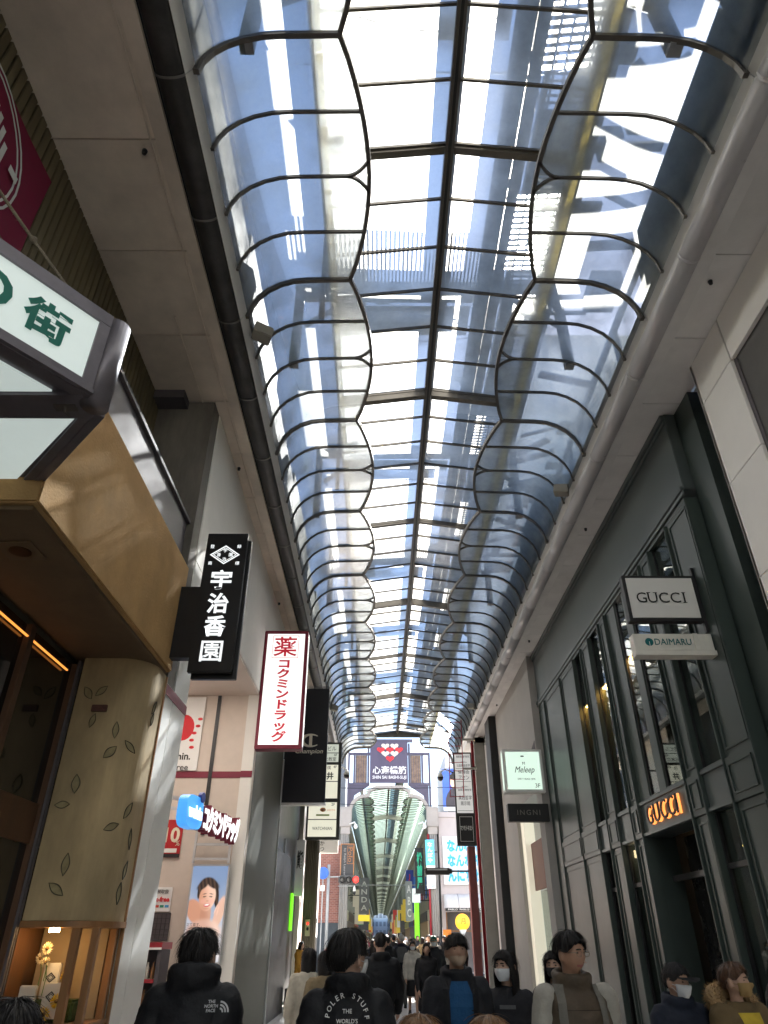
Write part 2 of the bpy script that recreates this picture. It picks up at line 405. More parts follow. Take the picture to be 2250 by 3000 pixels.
for k in range(24):
    ya = Y0+k*1.51; wi = (0, .10, 0, .2, 0, .05)[k % 6]
    P(ldk, 'deck_plate', B(CX-1.80, CX-1.02-wi, ya+.01, ya+1.50, 11.60, 11.63), STEEL)
    if k % 3 == 1: P(ldk, 'junction_box', B(CX-.95, CX-.70, ya+.5, ya+.8, 11.55, 11.8), STEEL)
    if k % 4 == 2: P(ldk, 'bracket', MB().prism([(0, 0), (.5, .1), (.12, .45), (0, .35)], lambda a, b: (CX-.6-a*.7, ya+b, 11.6), lambda a, b: (CX-.6-a*.7, ya+b, 11.62)), STEEL)
    if k % 3 == 0: P(ldk, 'support', B(CX-1.78, CX-1.70, ya+.7, ya+.78, 9.45, 11.599), STEEL)
rail = T('roof_track_beam', 'steel track beam along the ridge above the glass panes', 'beam', (CX, -2, 10.5))
P(rail, 'beam', B(CX-.02, CX+.22, Y0, YE, 10.42, 10.62), STEEL)
for k in range(24): P(rail, 'bracket', B(CX-.02, CX+.1, Y0+k*1.51, Y0+k*1.51+.08, ZR+.051, 10.419), STEEL)
for k in range(8):
    y = Y0+1.6+k*4.52
    f = T('roof_gantry', 'steel gantry crossing over the roof glass, number %s counting away from the camera' % ['one', 'two', 'three', 'four', 'five', 'six', 'seven', 'eight'][k], 'gantry', (CX, y, 10.2), 'steel gantries above the roof glass')
    P(f, 'cross_beam', B(CX-2.3, CX+2.2, y-.16, y+.16, 10.95, 11.10), STEEL)
    P(f, 'post', B(CX-2.3, CX-2.16, y-.07, y+.07, 9.3, 10.949), STEEL); P(f, 'post', B(CX+2.06, CX+2.2, y-.07, y+.07, 9.3, 10.949), STEEL)
    for s in (-1, 1): P(f, 'brace', MB().tube([(CX+s*2.1, y, 10.2), (CX+s*1.2, y, 10.95)], .05, 6), STEEL)
    P(f, 'panel', B(CX-1.5, CX+.7, y+.3, y+.95-.3*(k % 2), 11.0, 11.03), STEEL)  # solid plate added to cast cross bands of shadow on the panes
    if k % 2 == 0:
        P(f, 'grille', (lambda mb: [mb.box(CX-1.4+j*.06, CX-1.375+j*.06, y-.9, y-.2, 11.0, 11.02) for j in range(42)] and mb)(MB()), STEEL)
    P(f, 'cable', MB().tube([(CX-1.9+j*.38, y+1.2, 11.6-.5*math.sin(math.pi*j/10)) for j in range(11)], .008, 4), BLACK)
    P(f, 'handrail', MB().tube([(CX-1.5, y+1.3, 10.6), (CX-1.5, y+1.3, 11.6), (CX+1, y+1.3, 11.6), (CX+1, y+1.3, 10.6)], .018, 5), STEEL)
for s, nm in ((-1, 'left'), (1, 'right')):
    d = T('roof_shade_duct', 'long box duct added to shade the outer edge of the %s curved glass' % nm, 'duct', (CX+s*2.9, 0, 9))  # added box ducts that shade the outer curved glass
    x0, x1 = sorted((CX+s*2.75, CX+s*3.35))
    for k in range(12):
        if s > 0 and k in (3, 4): continue  # gap left so the sun reaches the right glass
        P(d, 'duct_section', B(x0, x1, Y0+k*BAY+.02, Y0+(k+1)*BAY-.02, 9.0+(.2 if k % 3 else 0), 10.1+(.3*(k % 2))), M('olive_duct', (.13, .14, .10), .6, 0, .2))
    for k in range(12): P(d, 'support', B(x0+.2, x0+.3, Y0+k*BAY+1.4, Y0+k*BAY+1.5, 8.62, 9.05), STEEL)

rk = T('roof_shadow_rack', 'jumble of steel bars and plates added to break up sun on right curved glass', 'shadow rack', (CX+3.2, 8, 10))  # random bars and plates added to fragment the sunlit area below
rq = random.Random(19)
P(rk, 'runner', B(CX+2.15, CX+2.25, Y0, YE, 11.35, 11.45), STEEL); P(rk, 'runner', B(CX+3.5, CX+3.6, Y0, YE, 11.35, 11.45), STEEL)
for k in range(30):
    y = 1.2+k*.62+rq.uniform(-.2, .2); x0 = CX+rq.uniform(2.1, 2.6); x1 = CX+rq.uniform(2.9, 3.7)
    if 7.4 < y < 12.2 and k % 3: continue
    P(rk, 'shadow_bar', MB().sweep([(x0, y, 11.5), (x1, y+rq.uniform(-.9, .9), 11.5+rq.uniform(0, .05))], (0, 1, 0), rq.uniform(.05, .22), .06), STEEL)
for k in range(22):
    y = 1.5+k*.85+rq.uniform(-.3, .3); x = CX+rq.uniform(2.15, 3.3); w_ = rq.uniform(.15, .55); l_ = rq.uniform(.25, .9)
    if 7.2 < y < 12.4 and k % 4: continue
    P(rk, 'plate', B(x, x+w_, y, y+l_, 11.56, 11.58+rq.uniform(0, .3)), STEEL)
for k in range(10): P(rk, 'post', B(CX+3.5, CX+3.6, Y0+1+k*3.6, Y0+1.1+k*3.6, 8.62, 11.349), STEEL)
# ------------------------------------------------------------------ left side: tea shop
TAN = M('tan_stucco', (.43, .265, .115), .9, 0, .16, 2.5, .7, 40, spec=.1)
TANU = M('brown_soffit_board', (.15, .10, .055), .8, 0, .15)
WOOD = M('dark_wood', (.095, .045, .022), .5, 0, .3, 5, .1, 50, streak=.15)
WOODL = M('amber_wood', (.27, .13, .05), .45, 0, .25, 5, streak=.15)
GREYM = M('grey_flashing', (.095, .085, .092), .7, 0, .15)
PLASTER = M('cream_plaster', (.40, .30, .165), .8, 0, .42, 1.3, .25, 22, streak=.35)
DGLASS = M('dark_shop_glass', (.015, .013, .012), .06, 0, 0, spec=.6)
BURG = M('burgundy_paint', (.19, .012, .035), .5, 0, .08)
WLIT = M('backlit_white_panel', (.8, .8, .78), .5, 0, 0, emit=(.95, .98, .95), es=.36)
tea = T('tea_shop_building', 'tea shop building at far left with vertical brown slats above a tan canopy', 'building', (-3.4, 4, 0))
P(tea, 'rear_wall', B(-6.5, -3.40, -30, -6.01, 0, 11.0), M('brown_backing', (.10, .085, .055), .9))
P(tea, 'wall', B(-6.5, -3.40, -6, 8.19, 4.21, 13.0), M('brown_backing', (.10, .085, .055), .9))
SLAT = M('olive_slat', (.155, .125, .07), .75, 0, .25, 4, .2, 40, streak=.3)
sm = B(-3.40, -3.345, 0, .092, 0, 1).mesh('slat', .006); sm.materials.append(SLAT)
for k in range(84):
    o = P(tea, 'slat', sm, SLAT); o.location = Vector((0, -1.1+k*.1105, 5.9))+off(tea); o.scale = (1, 1, 2.66)
# tan canopy
P(tea, 'canopy', B(-3.39, -2.45, 4.1, 7.8, 4.30, 5.68), TAN, bevel=.015)
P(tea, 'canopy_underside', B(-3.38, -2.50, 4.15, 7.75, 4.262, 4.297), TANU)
P(tea, 'canopy_flashing', B(-3.38, -2.60, 4.3, 7.86, 5.684, 6.38), GREYM, bevel=.01)
P(tea, 'canopy_coping', B(-3.38, -2.56, 4.25, 7.9, 6.384, 6.43), GREYM)
dl = P(tea, 'downlight', B(-3.0, -2.7, 4.60, 4.90, 4.248, 4.26), M('downlight_plate', (.13, .085, .045), .6))
P(dl, 'lamp_hole', MB().tube([(-2.85, 4.75, 4.243), (-2.85, 4.75, 4.30)], .085, 20), M('copper_ring', (.05, .022, .012), .4, .5), smooth=False)
P(tea, 'corner_wall', B(-3.39, -2.51, 7.88, 8.19, 4.21, 8.54), M('stained_concrete', (.17, .155, .135), .85, 0, .35, 3, streak=.3))
P(tea, 'corner_flashing', B(-3.39, -2.9, 7.60, 7.875, 8.40, 8.54), GREYM)
# entrance shop front, set back
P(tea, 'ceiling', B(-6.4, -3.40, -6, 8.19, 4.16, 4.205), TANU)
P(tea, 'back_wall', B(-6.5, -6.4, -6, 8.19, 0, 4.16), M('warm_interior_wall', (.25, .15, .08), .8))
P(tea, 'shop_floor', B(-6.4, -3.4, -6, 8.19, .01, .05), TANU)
for k, y in enumerate((-1.0, .8, 2.6, 4.4, 6.0, 7.1)):
    P(tea, 'door_post', B(-3.36, -3.26, y, y+.10, .05, 4.158), WOOD, bevel=.004)
    if y < 7:
        q = P(tea, 'door', B(-3.335, -3.29, y+.104, y+1.6-.004, .05, .30), WOOD)
        P(q, 'pane', B(-3.318, -3.312, y+.104, y+1.596, .302, 2.4), DGLASS)
        P(q, 'mid_rail', B(-3.335, -3.29, y+.104, y+1.596, 2.404, 2.75), WOOD)
        P(q, 'transom_pane', B(-3.318, -3.312, y+.104, y+1.596, 2.754, 4.15), DGLASS)
P(tea, 'track', B(-3.26, -3.235, 7.12, 7.15, 0, 4.2), GREYM); P(tea, 'track', B(-3.26, -3.235, 7.165, 7.19, 0, 4.2), GREYM)
P(tea, 'light_strip', B(-3.288, -3.270, 5.0, 6.95, 4.03, 4.043), M('orange_strip_light', (.8, .3, .05), .5, 0, 0, emit=(1, .33, .06), es=.5))
for y in (4.9, 5.5, 6.4): P(tea, 'curtain', B(-3.43, -3.40, y, y+.42, 2.2, 4.1), M('brown_cloth', (.10, .045, .03), .9, 0, .3))
# curved plaster wall
def tea_plan(r=0.):
    pts = [(-3.23, 7.2-r), (-2.85, 7.2-r)]
    pts += [(-2.85+(.35+r)*math.sin(a), 7.55-(.35+r)*math.cos(a)) for a in [math.pi/2*i/12 for i in range(1, 13)]]
    return pts+[(-2.50+r, 7.80)]
pl = tea_plan(); poly = pl+[(-2.65, 7.80), (-3.23, 7.80)]
P(tea, 'plaster_wall', MB().prism(poly, lambda x, y: (x, y, 1.79), lambda x, y: (x, y, 4.258)), PLASTER)
pl2 = tea_plan(.03); poly2 = pl2+[(-2.65, 7.82), (-3.25, 7.82)]
P(tea, 'wood_ledge', MB().prism(poly2, lambda x, y: (x, y, 1.735), lambda x, y: (x, y, 1.787)), WOODL)
P(tea, 'edge_strip', B(-2.52, -2.485, 7.803, 7.832, .0, 4.25), WOODL)
LEAFD = M('carved_leaf', (.30, .245, .13), .85, 0, .25, 8); LEAFR = M('leaf_rim', (.07, .06, .04), .8)
def leaf(x, y, z, ang, rot, L=.17, W=.075):
    a = R(ang); t = Vector((math.cos(a), math.sin(a), 0)); n = Vector((math.sin(a), -math.cos(a), 0)); u = Vector((0, 0, 1))
    c, s = math.cos(rot), math.sin(rot)
    def pt(p, q, d):
        f = abs(ang) > .5
        px_, pz = p*c-q*s, p*s+q*c
        if f:    # follow the curved corner
            a2 = a+px_/.35; base = Vector((-2.85, 7.55, z)); return base+Vector((math.sin(a2), -math.cos(a2), 0))*(.35+d)+u*pz
        return Vector((x, 7.2, z))+t*px_+n*d+u*pz
    N = 9; out = [(-L/2+L*i/N, W/2*math.sin(math.pi*i/N)) for i in range(N+1)]
    ring = out+[(p, -q) for p, q in out[-2:0:-1]]
    m = len(ring)
    mb = MB().add([pt(p, q, .003) for p, q in ring], [tuple(range(m))])
    o = P(tea, 'carved_leaf', mb, LEAFD)
    big = [pt(p*1.05, q*1.08, .004) for p, q in ring]; sml = [pt(p*.975, q*.90, .010) for p, q in ring]
    P(o, 'rim', MB().rings([big, [pt(p*1.01, q*.98, .012) for p, q in ring], sml, [pt(p*.955, q*.84, .004) for p, q in ring]], True, False), LEAFR)
for x, y, z, an, ro in [(-3.110, 0, 3.871, 0.0, 2.30), (-2.971, 0, 3.894, 0.0, 0.75), (-2.999, 0, 3.579, 0.0, 1.35), (-2.744, 0, 3.489, 17.8, 1.75), (-2.596, 0, 3.339, 46.6, 2.35), (-2.755, 0, 3.266, 15.9, 0.80), (-3.023, 0, 2.957, 0.0, 1.70), (-3.110, 0, 2.763, 0.0, 3.10), (-2.620, 0, 2.577, 41.1, 0.55), (-2.947, 0, 2.241, 0.0, 1.65), (-2.985, 0, 2.037, 0.0, 2.60), (-2.500, 0, 3.686, 90.0, 1.50), (-2.500, 0, 3.813, 90.0, 1.10), (-2.531, 0, 2.741, 66.3, 1.10), (-2.501, 0, 2.494, 86.9, 1.70), (-2.501, 0, 2.220, 90.0, 1.20), (-2.504, 0, 2.018, 81.7, 1.60)]:
    s_ = random.uniform(.85, 1.2); leaf(x, y, z, an, ro+random.uniform(-.15, .15), .17*s_, .075*random.uniform(.8, 1.15))
P(tea, 'plaque', B(-3.03, -2.87, 7.17, 7.199, 3.67, 3.74), M('brick_red_plaque', (.10, .045, .035), .8, 0, .3, 20), bevel=.004)
# lit display window under the plaster wall
P(tea, 'display_base', B(-3.23, -2.51, 7.16, 7.8, 0, .99), WOOD, bevel=.008)
P(tea, 'display_shelf', B(-3.23, -2.50, 7.16, 7.8, .994, 1.03), WOODL, bevel=.005)
P(tea, 'display_back', B(-3.22, -2.6, 7.72, 7.78, 1.03, 1.733), M('display_back_board', (.34, .26, .16), .8))
P(tea, 'display_side', B(-3.29, -3.232, 7.2, 7.8, 1.03, 1.733), WOOD)
for x0, x1 in ((-2.76, -2.69), (-2.58, -2.52)): P(tea, 'display_post', B(x0, x1, 7.2, 7.27, 1.03, 1.733), WOODL, bevel=.004)
P(tea, 'display_post', B(-2.58, -2.52, 7.7, 7.77, 1.03, 1.733), WOODL)
wg = bpy.data.materials.new('clear_display_glass'); MATS['clear_display_glass'] = wg; wg.use_nodes = True
_b = wg.node_tree.nodes['Principled BSDF']; _b.inputs['Transmission Weight'].default_value = 1; _b.inputs['Roughness'].default_value = .02; _b.inputs['IOR'].default_value = 1.02
P(tea, 'display_glass', MB().add([(-3.22, 7.215, 1.035), (-2.76, 7.215, 1.035), (-2.76, 7.215, 1.73), (-3.22, 7.215, 1.73)], [(0, 1, 2, 3)]), wg)
P(tea, 'display_lamp', MB().tube([(-2.95, 7.285, 1.730), (-2.95, 7.285, 1.70)], .045, 14), M('warm_lamp', (1, .7, .3), .5, 0, 0, emit=(1, .62, .25), es=40))
PACK = M('white_packet', (.62, .60, .54), .5, 0, .04); PACKG = M('green_print', (.10, .22, .06), .6); GRASS = M('green_moss_block', (.06, .085, .02), .95, 0, .4, 30, .8, 90)
P(T('moss_block', 'low green moss covered block inside the tea shop display window', 'display block', (-2.95, 7.5, 1.03)), 'block', B(-3.16, -2.68, 7.36, 7.62, 1.031, 1.19), GRASS, bevel=.02)
for i, (x, y, z, ww, hh, lab) in enumerate([(-3.08, 7.33, 1.031, .15, .27, 'white tea packet with a green cup print, left in the display window'), (-2.97, 7.50, 1.192, .15, .27, 'white tea packet with a black diamond mark, topmost in the display window'), (-2.87, 7.34, 1.06, .15, .26, 'white tea packet with a black diamond mark, right in the display window')]):
    t = T('tea_packet', lab, 'packet', (x, y, z), 'tea packets in the display window')
    P(t, 'packet', B(x-ww/2, x+ww/2, y-.02, y+.02, z, z+hh), PACK, bevel=.008)
    if i == 0: P(t, 'print', MB().ell((x-.01, y-.021, z+.13), .035, .004, .022), PACKG); P(t, 'print', B(x-.05, x+.03, y-.0225, y-.0205, z+.055, z+.11), M('leaf_green_print', (.12, .25, .08), .7))
    else:
        d = MB()
        for s in (1, .6):
            r = .04*s; ring = [(0, r), (r*1.2, 0), (0, -r), (-r*1.2, 0)]; r2 = [(p*.72, q*.72) for p, q in ring]
            d.rings([[(x+p, y-.022, z+.16+q) for p, q in ring], [(x+p, y-.022, z+.16+q) for p, q in r2]], True, False)
        P(t, 'diamond_mark', d, BLACK)
PET = M('yellow_petal', (.75, .50, .05), .6, 0, .15); PETW = M('pale_petal', (.80, .70, .45), .6, 0, .1); CORE = M('flower_core', (.18, .10, .03), .8)
def flower(x, y, z, r, mat, lab, n=16):
    t = T('flower', lab, 'flower', (x, y, z), 'daisies in the display window')
    mb = MB()
    for k in range(n):
        a = 2*math.pi*k/n+random.uniform(-.1, .1); b = random.uniform(.1, .35)
        c, s = math.cos(a), math.sin(a)
        p = lambda q, w_, d: (x+q*c-w_*s, y-d, z+q*s+w_*c)
        mb.add([p(.2*r, -.03*r, .01), p(.2*r, .03*r, .01), p(.7*r, .13*r, .01+b*r), p(r, 0, b*r*.6), p(.7*r, -.13*r, .01+b*r)], [(0, 1, 2, 3, 4)])
    P(t, 'petals', mb, mat); P(t, 'core', MB().ell((x, y-.012, z), .28*r, .02, .28*r), CORE, smooth=True)
    P(t, 'stem', MB().tube([(x, y+.01, z), (x+.01, y+.05, z-.12), (x, y+.06, max(1.035, z-.25))], .004, 5), PACKG)
for a in [(-3.02, 7.40, 1.575, .055, PETW, 'pale daisy highest in the tea shop display'), (-3.07, 7.42, 1.50, .05, PETW, 'pale daisy at the left of the upper flower cluster'), (-3.00, 7.38, 1.47, .045, PETW, 'small pale daisy lowest of the upper flower cluster'),
          (-2.80, 7.44, 1.47, .05, PETW, 'pale daisy beside the wooden display post'), (-2.81, 7.42, 1.36, .05, PET, 'yellow daisy halfway up the display post'), (-2.80, 7.30, 1.19, .06, PET, 'yellow daisy right of the diamond marked packet'),
          (-3.0, 7.26, 1.10, .06, PET, 'yellow daisy lying low at the left of the display'), (-2.87, 7.25, 1.10, .06, PET, 'yellow daisy lying low below the right packet')]: flower(*a)

# lantern sign on the near left
A, Bn, C = Vector((-1.75, 3.28, 0)), Vector((-3.05, 1.63, 0)), Vector((-3.05, 4.66, 0))
GREENT = M('teal_lettering', (.0, .17, .12), .5, 0, 0)
LANT = M('lantern_panel', (.62, .68, .65), .45, 0, .05, 1.5, emit=(.80, .92, .88), es=.16)
lan = T('lantern_sign', 'large wedge shaped white lantern sign with teal characters at the left edge', 'sign', (-2.6, 3.2, 4.5))
z0, z1 = 4.50, 5.16
FR = M('violet_grey_frame', (.17, .155, .17), .4, .45, .15, 6)
def vstrip(th, name, p, q, za, zb, out, th_, mat, **k):
    d = (q-p).normalized(); n = Vector((d.y, -d.x, 0))*out
    mb = MB().add([p+Vector((0, 0, za)), q+Vector((0, 0, za)), q+Vector((0, 0, zb)), p+Vector((0, 0, zb)), p+n*th_+Vector((0, 0, za)), q+n*th_+Vector((0, 0, za)), q+n*th_+Vector((0, 0, zb)), p+n*th_+Vector((0, 0, zb))],
      [(0, 1, 2, 3), (4, 7, 6, 5), (0, 4, 5, 1), (1, 5, 6, 2), (2, 6, 7, 3), (3, 7, 4, 0)])
    return P(th, name, mb, mat, **k)
fA = A+(Bn-A).normalized()*.10; bA = A+(C-A).normalized()*.10
vstrip(lan, 'front_panel', fA, Bn, z0+.08, z1-.08, -1, .012, LANT)
vstrip(lan, 'front_frame', fA, Bn, z0-.02, z0+.078, -1, .03, FR); vstrip(lan, 'front_frame', fA, Bn, z1-.078, z1+.02, -1, .03, FR)
vstrip(lan, 'back_panel', bA, C, z0+.08, z1-.08, 1, .012, LANT)
vstrip(lan, 'back_frame', bA, C, z0-.02, z0+.078, 1, .03, FR); vstrip(lan, 'back_frame', bA, C, z1-.078, z1+.02, 1, .03, FR)
cc = A+Vector((-.05, 0, 0))
P(lan, 'corner_post', MB().tube([cc+Vector((0, 0, z0-.02)), cc+Vector((0, 0, z1+.02))], .088, 20), FR, smooth=True)
fs = fA+(Bn-A).normalized()*.075
vstrip(lan, 'front_stile', fA, fs, z0+.079, z1-.079, -1, .028, FR)
bot = [(-1.96, 3.33), (-2.95, 2.02), (-2.95, 3.24)]
P(lan, 'bottom_panel', MB().prism([(-2.02, 3.16), (-2.95, 1.98), (-2.95, 3.16)], lambda x, y: (x, y, z0-.005), lambda x, y: (x, y, z0+.01)), LANT)
P(lan, 'bottom_panel', MB().prism([(-1.98, 3.42), (-2.95, 3.42), (-2.95, 4.40)], lambda x, y: (x, y, z0-.005), lambda x, y: (x, y, z0+.01)), LANT)
P(lan, 'bottom_frame', MB().prism([(A.x-.02, A.y), (Bn.x, Bn.y), (Bn.x, C.y), (C.x, C.y)], lambda x, y: (x, y, z0+.012), lambda x, y: (x, y, z0+.03)), FR)
P(lan, 'bottom_bar', B(-3.0, -1.84, 3.175, 3.40, z0-.018, z0+.011), FR)
ff = (Bn-A).normalized()
P(lan, 'bottom_rail', MB().sweep([A+ff*.1+Vector((0, 0, z0)), Bn+Vector((0, 0, z0))], (0, 0, 1), .03, .12), FR)
bb = (C-A).normalized()
P(lan, 'bottom_rail', MB().sweep([A+bb*.1+Vector((0, 0, z0)), C+Vector((0, 0, z0))], (0, 0, 1), .03, .12), FR)
P(lan, 'wall_back', B(-3.12, -3.06, 1.65, 4.64, z0, z1), FR)
P(lan, 'arm', B(-3.34, -3.12, 2.9, 3.0, 4.7, 4.8), FR); P(lan, 'arm', B(-3.34, -3.12, 3.6, 3.7, 4.7, 4.8), FR)
P(lan, 'hook', MB().tube([(-1.98, 3.28, z0-.02), (-1.98, 3.29, z0-.06), (-1.95, 3.30, z0-.075), (-1.97, 3.31, z0-.05)], .008, 6), RIB)
P(lan, 'hook_plate', B(-2.05, -1.91, 3.26, 3.32, z0-.026, z0-.019), RIB)
dA = (A-Bn).normalized()
letters(lan, '街', GREENT, A-dA*.47+Vector((.012, -.012, (z0+z1)/2)), ht=.28, face=dA, bold=.035, thick=.004)
letters(lan, 'の', GREENT, A-dA*.84+Vector((.012, -.012, (z0+z1)/2)), ht=.28, face=dA, bold=.035, thick=.004)
rope = [Vector((-3.30, 2.2, 6.9)).lerp(Vector((-1.95, 3.2, 5.18)), k/14)+Vector((0, 0, -.06*math.sin(math.pi*k/14))) for k in range(15)]
rp_ = T('rope', 'frayed pale rope tying the lantern sign back to the wall', 'rope', (-3.3, 2.2, 6.9))
P(rp_, 'strand', MB().tube(rope, .011, 6), M('weathered_rope', (.22, .18, .13), .9, 0, .4, 60, .8, 150))
fray = MB()
for k in range(260):
    i = random.uniform(0, 13.99); a, b = rope[int(i)], rope[int(i)+1]; p = a.lerp(b, i % 1); d = Vector((random.gauss(0, 1), random.gauss(0, 1), random.gauss(0, 1))).normalized()*random.uniform(.01, .03)
    e = d.cross(Vector((.3, .5, .8))).normalized()*.0012; fray.add([p-e, p+e, p+d], [(0, 1, 2)])
P(rp_, 'frayed_fibres', fray, M('rope_fibre', (.45, .38, .28), .9), kind='stuff')
P(rp_, 'knot', MB().ell(rope[10], .03, .025, .03, 8, 6), MATS['weathered_rope'])

# crimson banner with a white crest on the slats
ban = T('crimson_banner', 'crimson cloth banner with a white round crest hanging on brown slats', 'banner', (-3.3, 3, 6.8))
def wav(y, z): return -3.285+.012*math.sin(y*5)+.008*math.sin(z*4)
gr = [[(wav(1.9+i*.21, 6.78+j*.1525), 1.9+i*.21, 6.78+j*.1525) for i in range(11)] for j in range(9)]
P(ban, 'cloth', MB().rings(gr, False, False), M('crimson_cloth', (.17, .006, .035), .85, 0, .1, 8), smooth=True)
CRW = M('white_cloth_print', (.62, .62, .60), .85, 0, .05)
def ring(cy, cz, r0, r1, a0, a1, n=28):
    rs = []
    for k in range(n+1):
        a = a0+(a1-a0)*k/n
        rs.append([(wav(cy+r*math.cos(a), cz+r*math.sin(a))+.006, cy+r*math.cos(a), cz+r*math.sin(a)) for r in (r0, r1)])
    return MB().rings(rs, False, False)
P(ban, 'crest_ring', ring(3.02, 7.32, .60, .625, 0, 6.283), CRW); P(ban, 'crest_ring', ring(3.02, 7.32, .66, .685, 0, 6.283), CRW)
for k in range(9):
    y = 2.62+k*.09; h = math.sqrt(max(.01, .42**2-(y+.03-3.02)**2))
    P(ban, 'crest_bar', MB().add([(wav(y, 7.3)+.006, y, 7.32-h), (wav(y+.06, 7.3)+.006, y+.06, 7.32-h), (wav(y+.06, 7.3)+.006, y+.06, 7.32+h), (wav(y, 7.3)+.006, y, 7.32+h)], [(0, 1, 2, 3)]), CRW)
for s in (-1, 1): P(ban, 'crest_bar', MB().add([(-3.272, 3.02+s*.46, 7.36), (-3.272, 3.02+s*.6, 7.36), (-3.272, 3.02+s*.6, 7.44), (-3.272, 3.02+s*.46, 7.44)], [(0, 1, 2, 3)]), CRW)

# black vertical tea sign
SB = M('black_sign_board', (.012, .011, .012), .35, 0, .15, 2); WCH = M('white_sign_lettering', (.8, .8, .8), .5, 0, 0, emit=(.85, .9, .92), es=.35)
uji = T('tea_sign', 'tall black projecting sign with white characters and a diamond crest', 'sign', (-2.0, 7.6, 4.2))
P(uji, 'board', B(-2.215, -1.70, 7.60, 7.66, 4.24, 6.08), SB, bevel=.006); P(uji, 'back_board', B(-2.19, -1.665, 7.70, 7.76, 4.19, 6.03), SB, bevel=.006)
P(uji, 'spacer', B(-2.1, -1.8, 7.661, 7.699, 4.4, 5.9), BLACK)
P(uji, 'arm', B(-2.45, -2.19, 7.62, 7.74, 4.42, 5.33), SB)
for q, zc_, in zip('宇治香園', (5.415, 5.10, 4.805, 4.49)):
    letters(uji, q, WCH, (-1.965, 7.598, zc_), wd=.255, ht=.265 if q != '園' else .25, bold=.010 if q == '園' else .024, name='character')
def diamond(cx, cz, w_, h_, k, y):
    o = [(0, h_), (w_, 0), (0, -h_), (-w_, 0)]
    return MB().rings([[(cx+p, y, cz+q) for p, q in o], [(cx+p*k, y, cz+q*k) for p, q in o]], True, False)
P(uji, 'crest', diamond(-1.965, 5.765, .19, .135, .86, 7.594), WCH); P(uji, 'crest', diamond(-1.965, 5.765, .15, .105, .90, 7.594), WCH)
for q, dx_, dz_ in (('宇', 0, .06), ('治', 0, -.06), ('香', -.075, 0), ('園', .075, 0), ('登', -.17, .12), ('録', .17, .12), ('商', -.17, -.12), ('標', .17, -.12)):
    letters(uji, q, WCH, (-1.965+dx_, 7.598, 5.765+dz_), ht=.05, name='character', thick=.003)

# ------------------------------------------------------------------ left side: drugstore
WWALL = M('white_render', (.80, .78, .73), .7, 0, .06, 1.0, .05, 30)
BEIGE = M('beige_reveal', (.62, .54, .47), .7, 0, .06)
GGREEN = M('grey_green_pier', (.12, .12, .098), .6, 0, .12, 1.5, streak=.3)
dr = T('drugstore_building', 'white drugstore building with a tall lit shop opening and burgundy stripes', 'building', (-2.6, 11, 0))
P(dr, 'wall', B(-6.4, -2.5, 8.2, 18.4, 6.0, 8.555), WWALL, bevel=.01)
P(dr, 'upper_storeys', B(-6.4, -3.4, 8.2, 33, 8.61, 12.5), M('slate_upper_wall', (.10, .11, .13), .7, 0, .25, .7, streak=.3))
P(dr, 'pier', B(-3.38, -2.5, 8.2, 8.82, 0, 5.998), WWALL, bevel=.01)
P(dr, 'pier_base', B(-3.2, -2.501, 7.84, 8.198, 0, 4.20), WWALL)
P(dr, 'stripe', B(-2.499, -2.494, 7.85, 8.82, 4.07, 4.19), BURG)
P(dr, 'far_reveal', B(-4.8, -2.5, 14.10, 14.3, 0, 5.998), BEIGE)
P(dr, 'reveal_edge', B(-2.72, -2.497, 14.03, 14.099, 0, 5.998), WWALL)
P(dr, 'stripe', B(-4.7, -2.722, 14.085, 14.099, 4.32, 4.44), BURG); P(dr, 'stripe', B(-2.72, -2.494, 14.018, 14.029, 4.32, 4.44), BURG)
P(dr, 'ceiling', B(-6.4, -2.51, 8.83, 14.09, 5.94, 5.995), BEIGE)
P(dr, 'back_wall', B(-6.4, -6.3, 8.83, 14.1, 0, 5.94), BEIGE); P(dr, 'near_wall', B(-6.4, -3.39, 8.2, 8.3, 0, 5.998), BEIGE)
P(dr, 'slot', B(-3.36, -3.29, 14.07, 14.099, 3.3, 5.94), BLACK)
for x, y in ((-3.6, 10.2), (-3.6, 12.2), (-5, 11.2)): P(dr, 'ceiling_light', B(x-.3, x+.3, y-.5, y+.5, 5.90, 5.939), M('shop_ceiling_light', (1, 1, 1), .5, 0, 0, emit=(1, .88, .78), es=7))
P(dr, 'pier', B(-3.4, -2.5, 14.31, 18.4, 0, 5.998), GGREEN, bevel=.008)
P(dr, 'pier_edge', B(-2.56, -2.47, 18.40, 18.46, 0, 5.6), M('pale_edge_trim', (.55, .55, .54), .5))
lp = P(dr, 'logo_panel', B(-4.35, -3.60, 14.05, 14.084, 4.45, 5.9), WHITE)
REDP = M('red_print', (.62, .02, .03), .6); BLK = M('black_print', (.02, .02, .02), .6)
P(lp, 'logo', MB().ell((-3.98, 14.048, 5.28), .22, .004, .26, 20, 10), REDP)
for a in range(5): P(lp, 'petal', MB().ell((-3.72+.06*math.cos(a), 14.046, 5.45-.14*a), .05, .003, .03, 8, 6), REDP)
letters(lp, 'kokumin.', BLK, (-4.10, 14.048, 4.72), ht=.14, bold=.02); letters(lp, 'Tax Free', BLK, (-4.08, 14.048, 4.51), ht=.12)
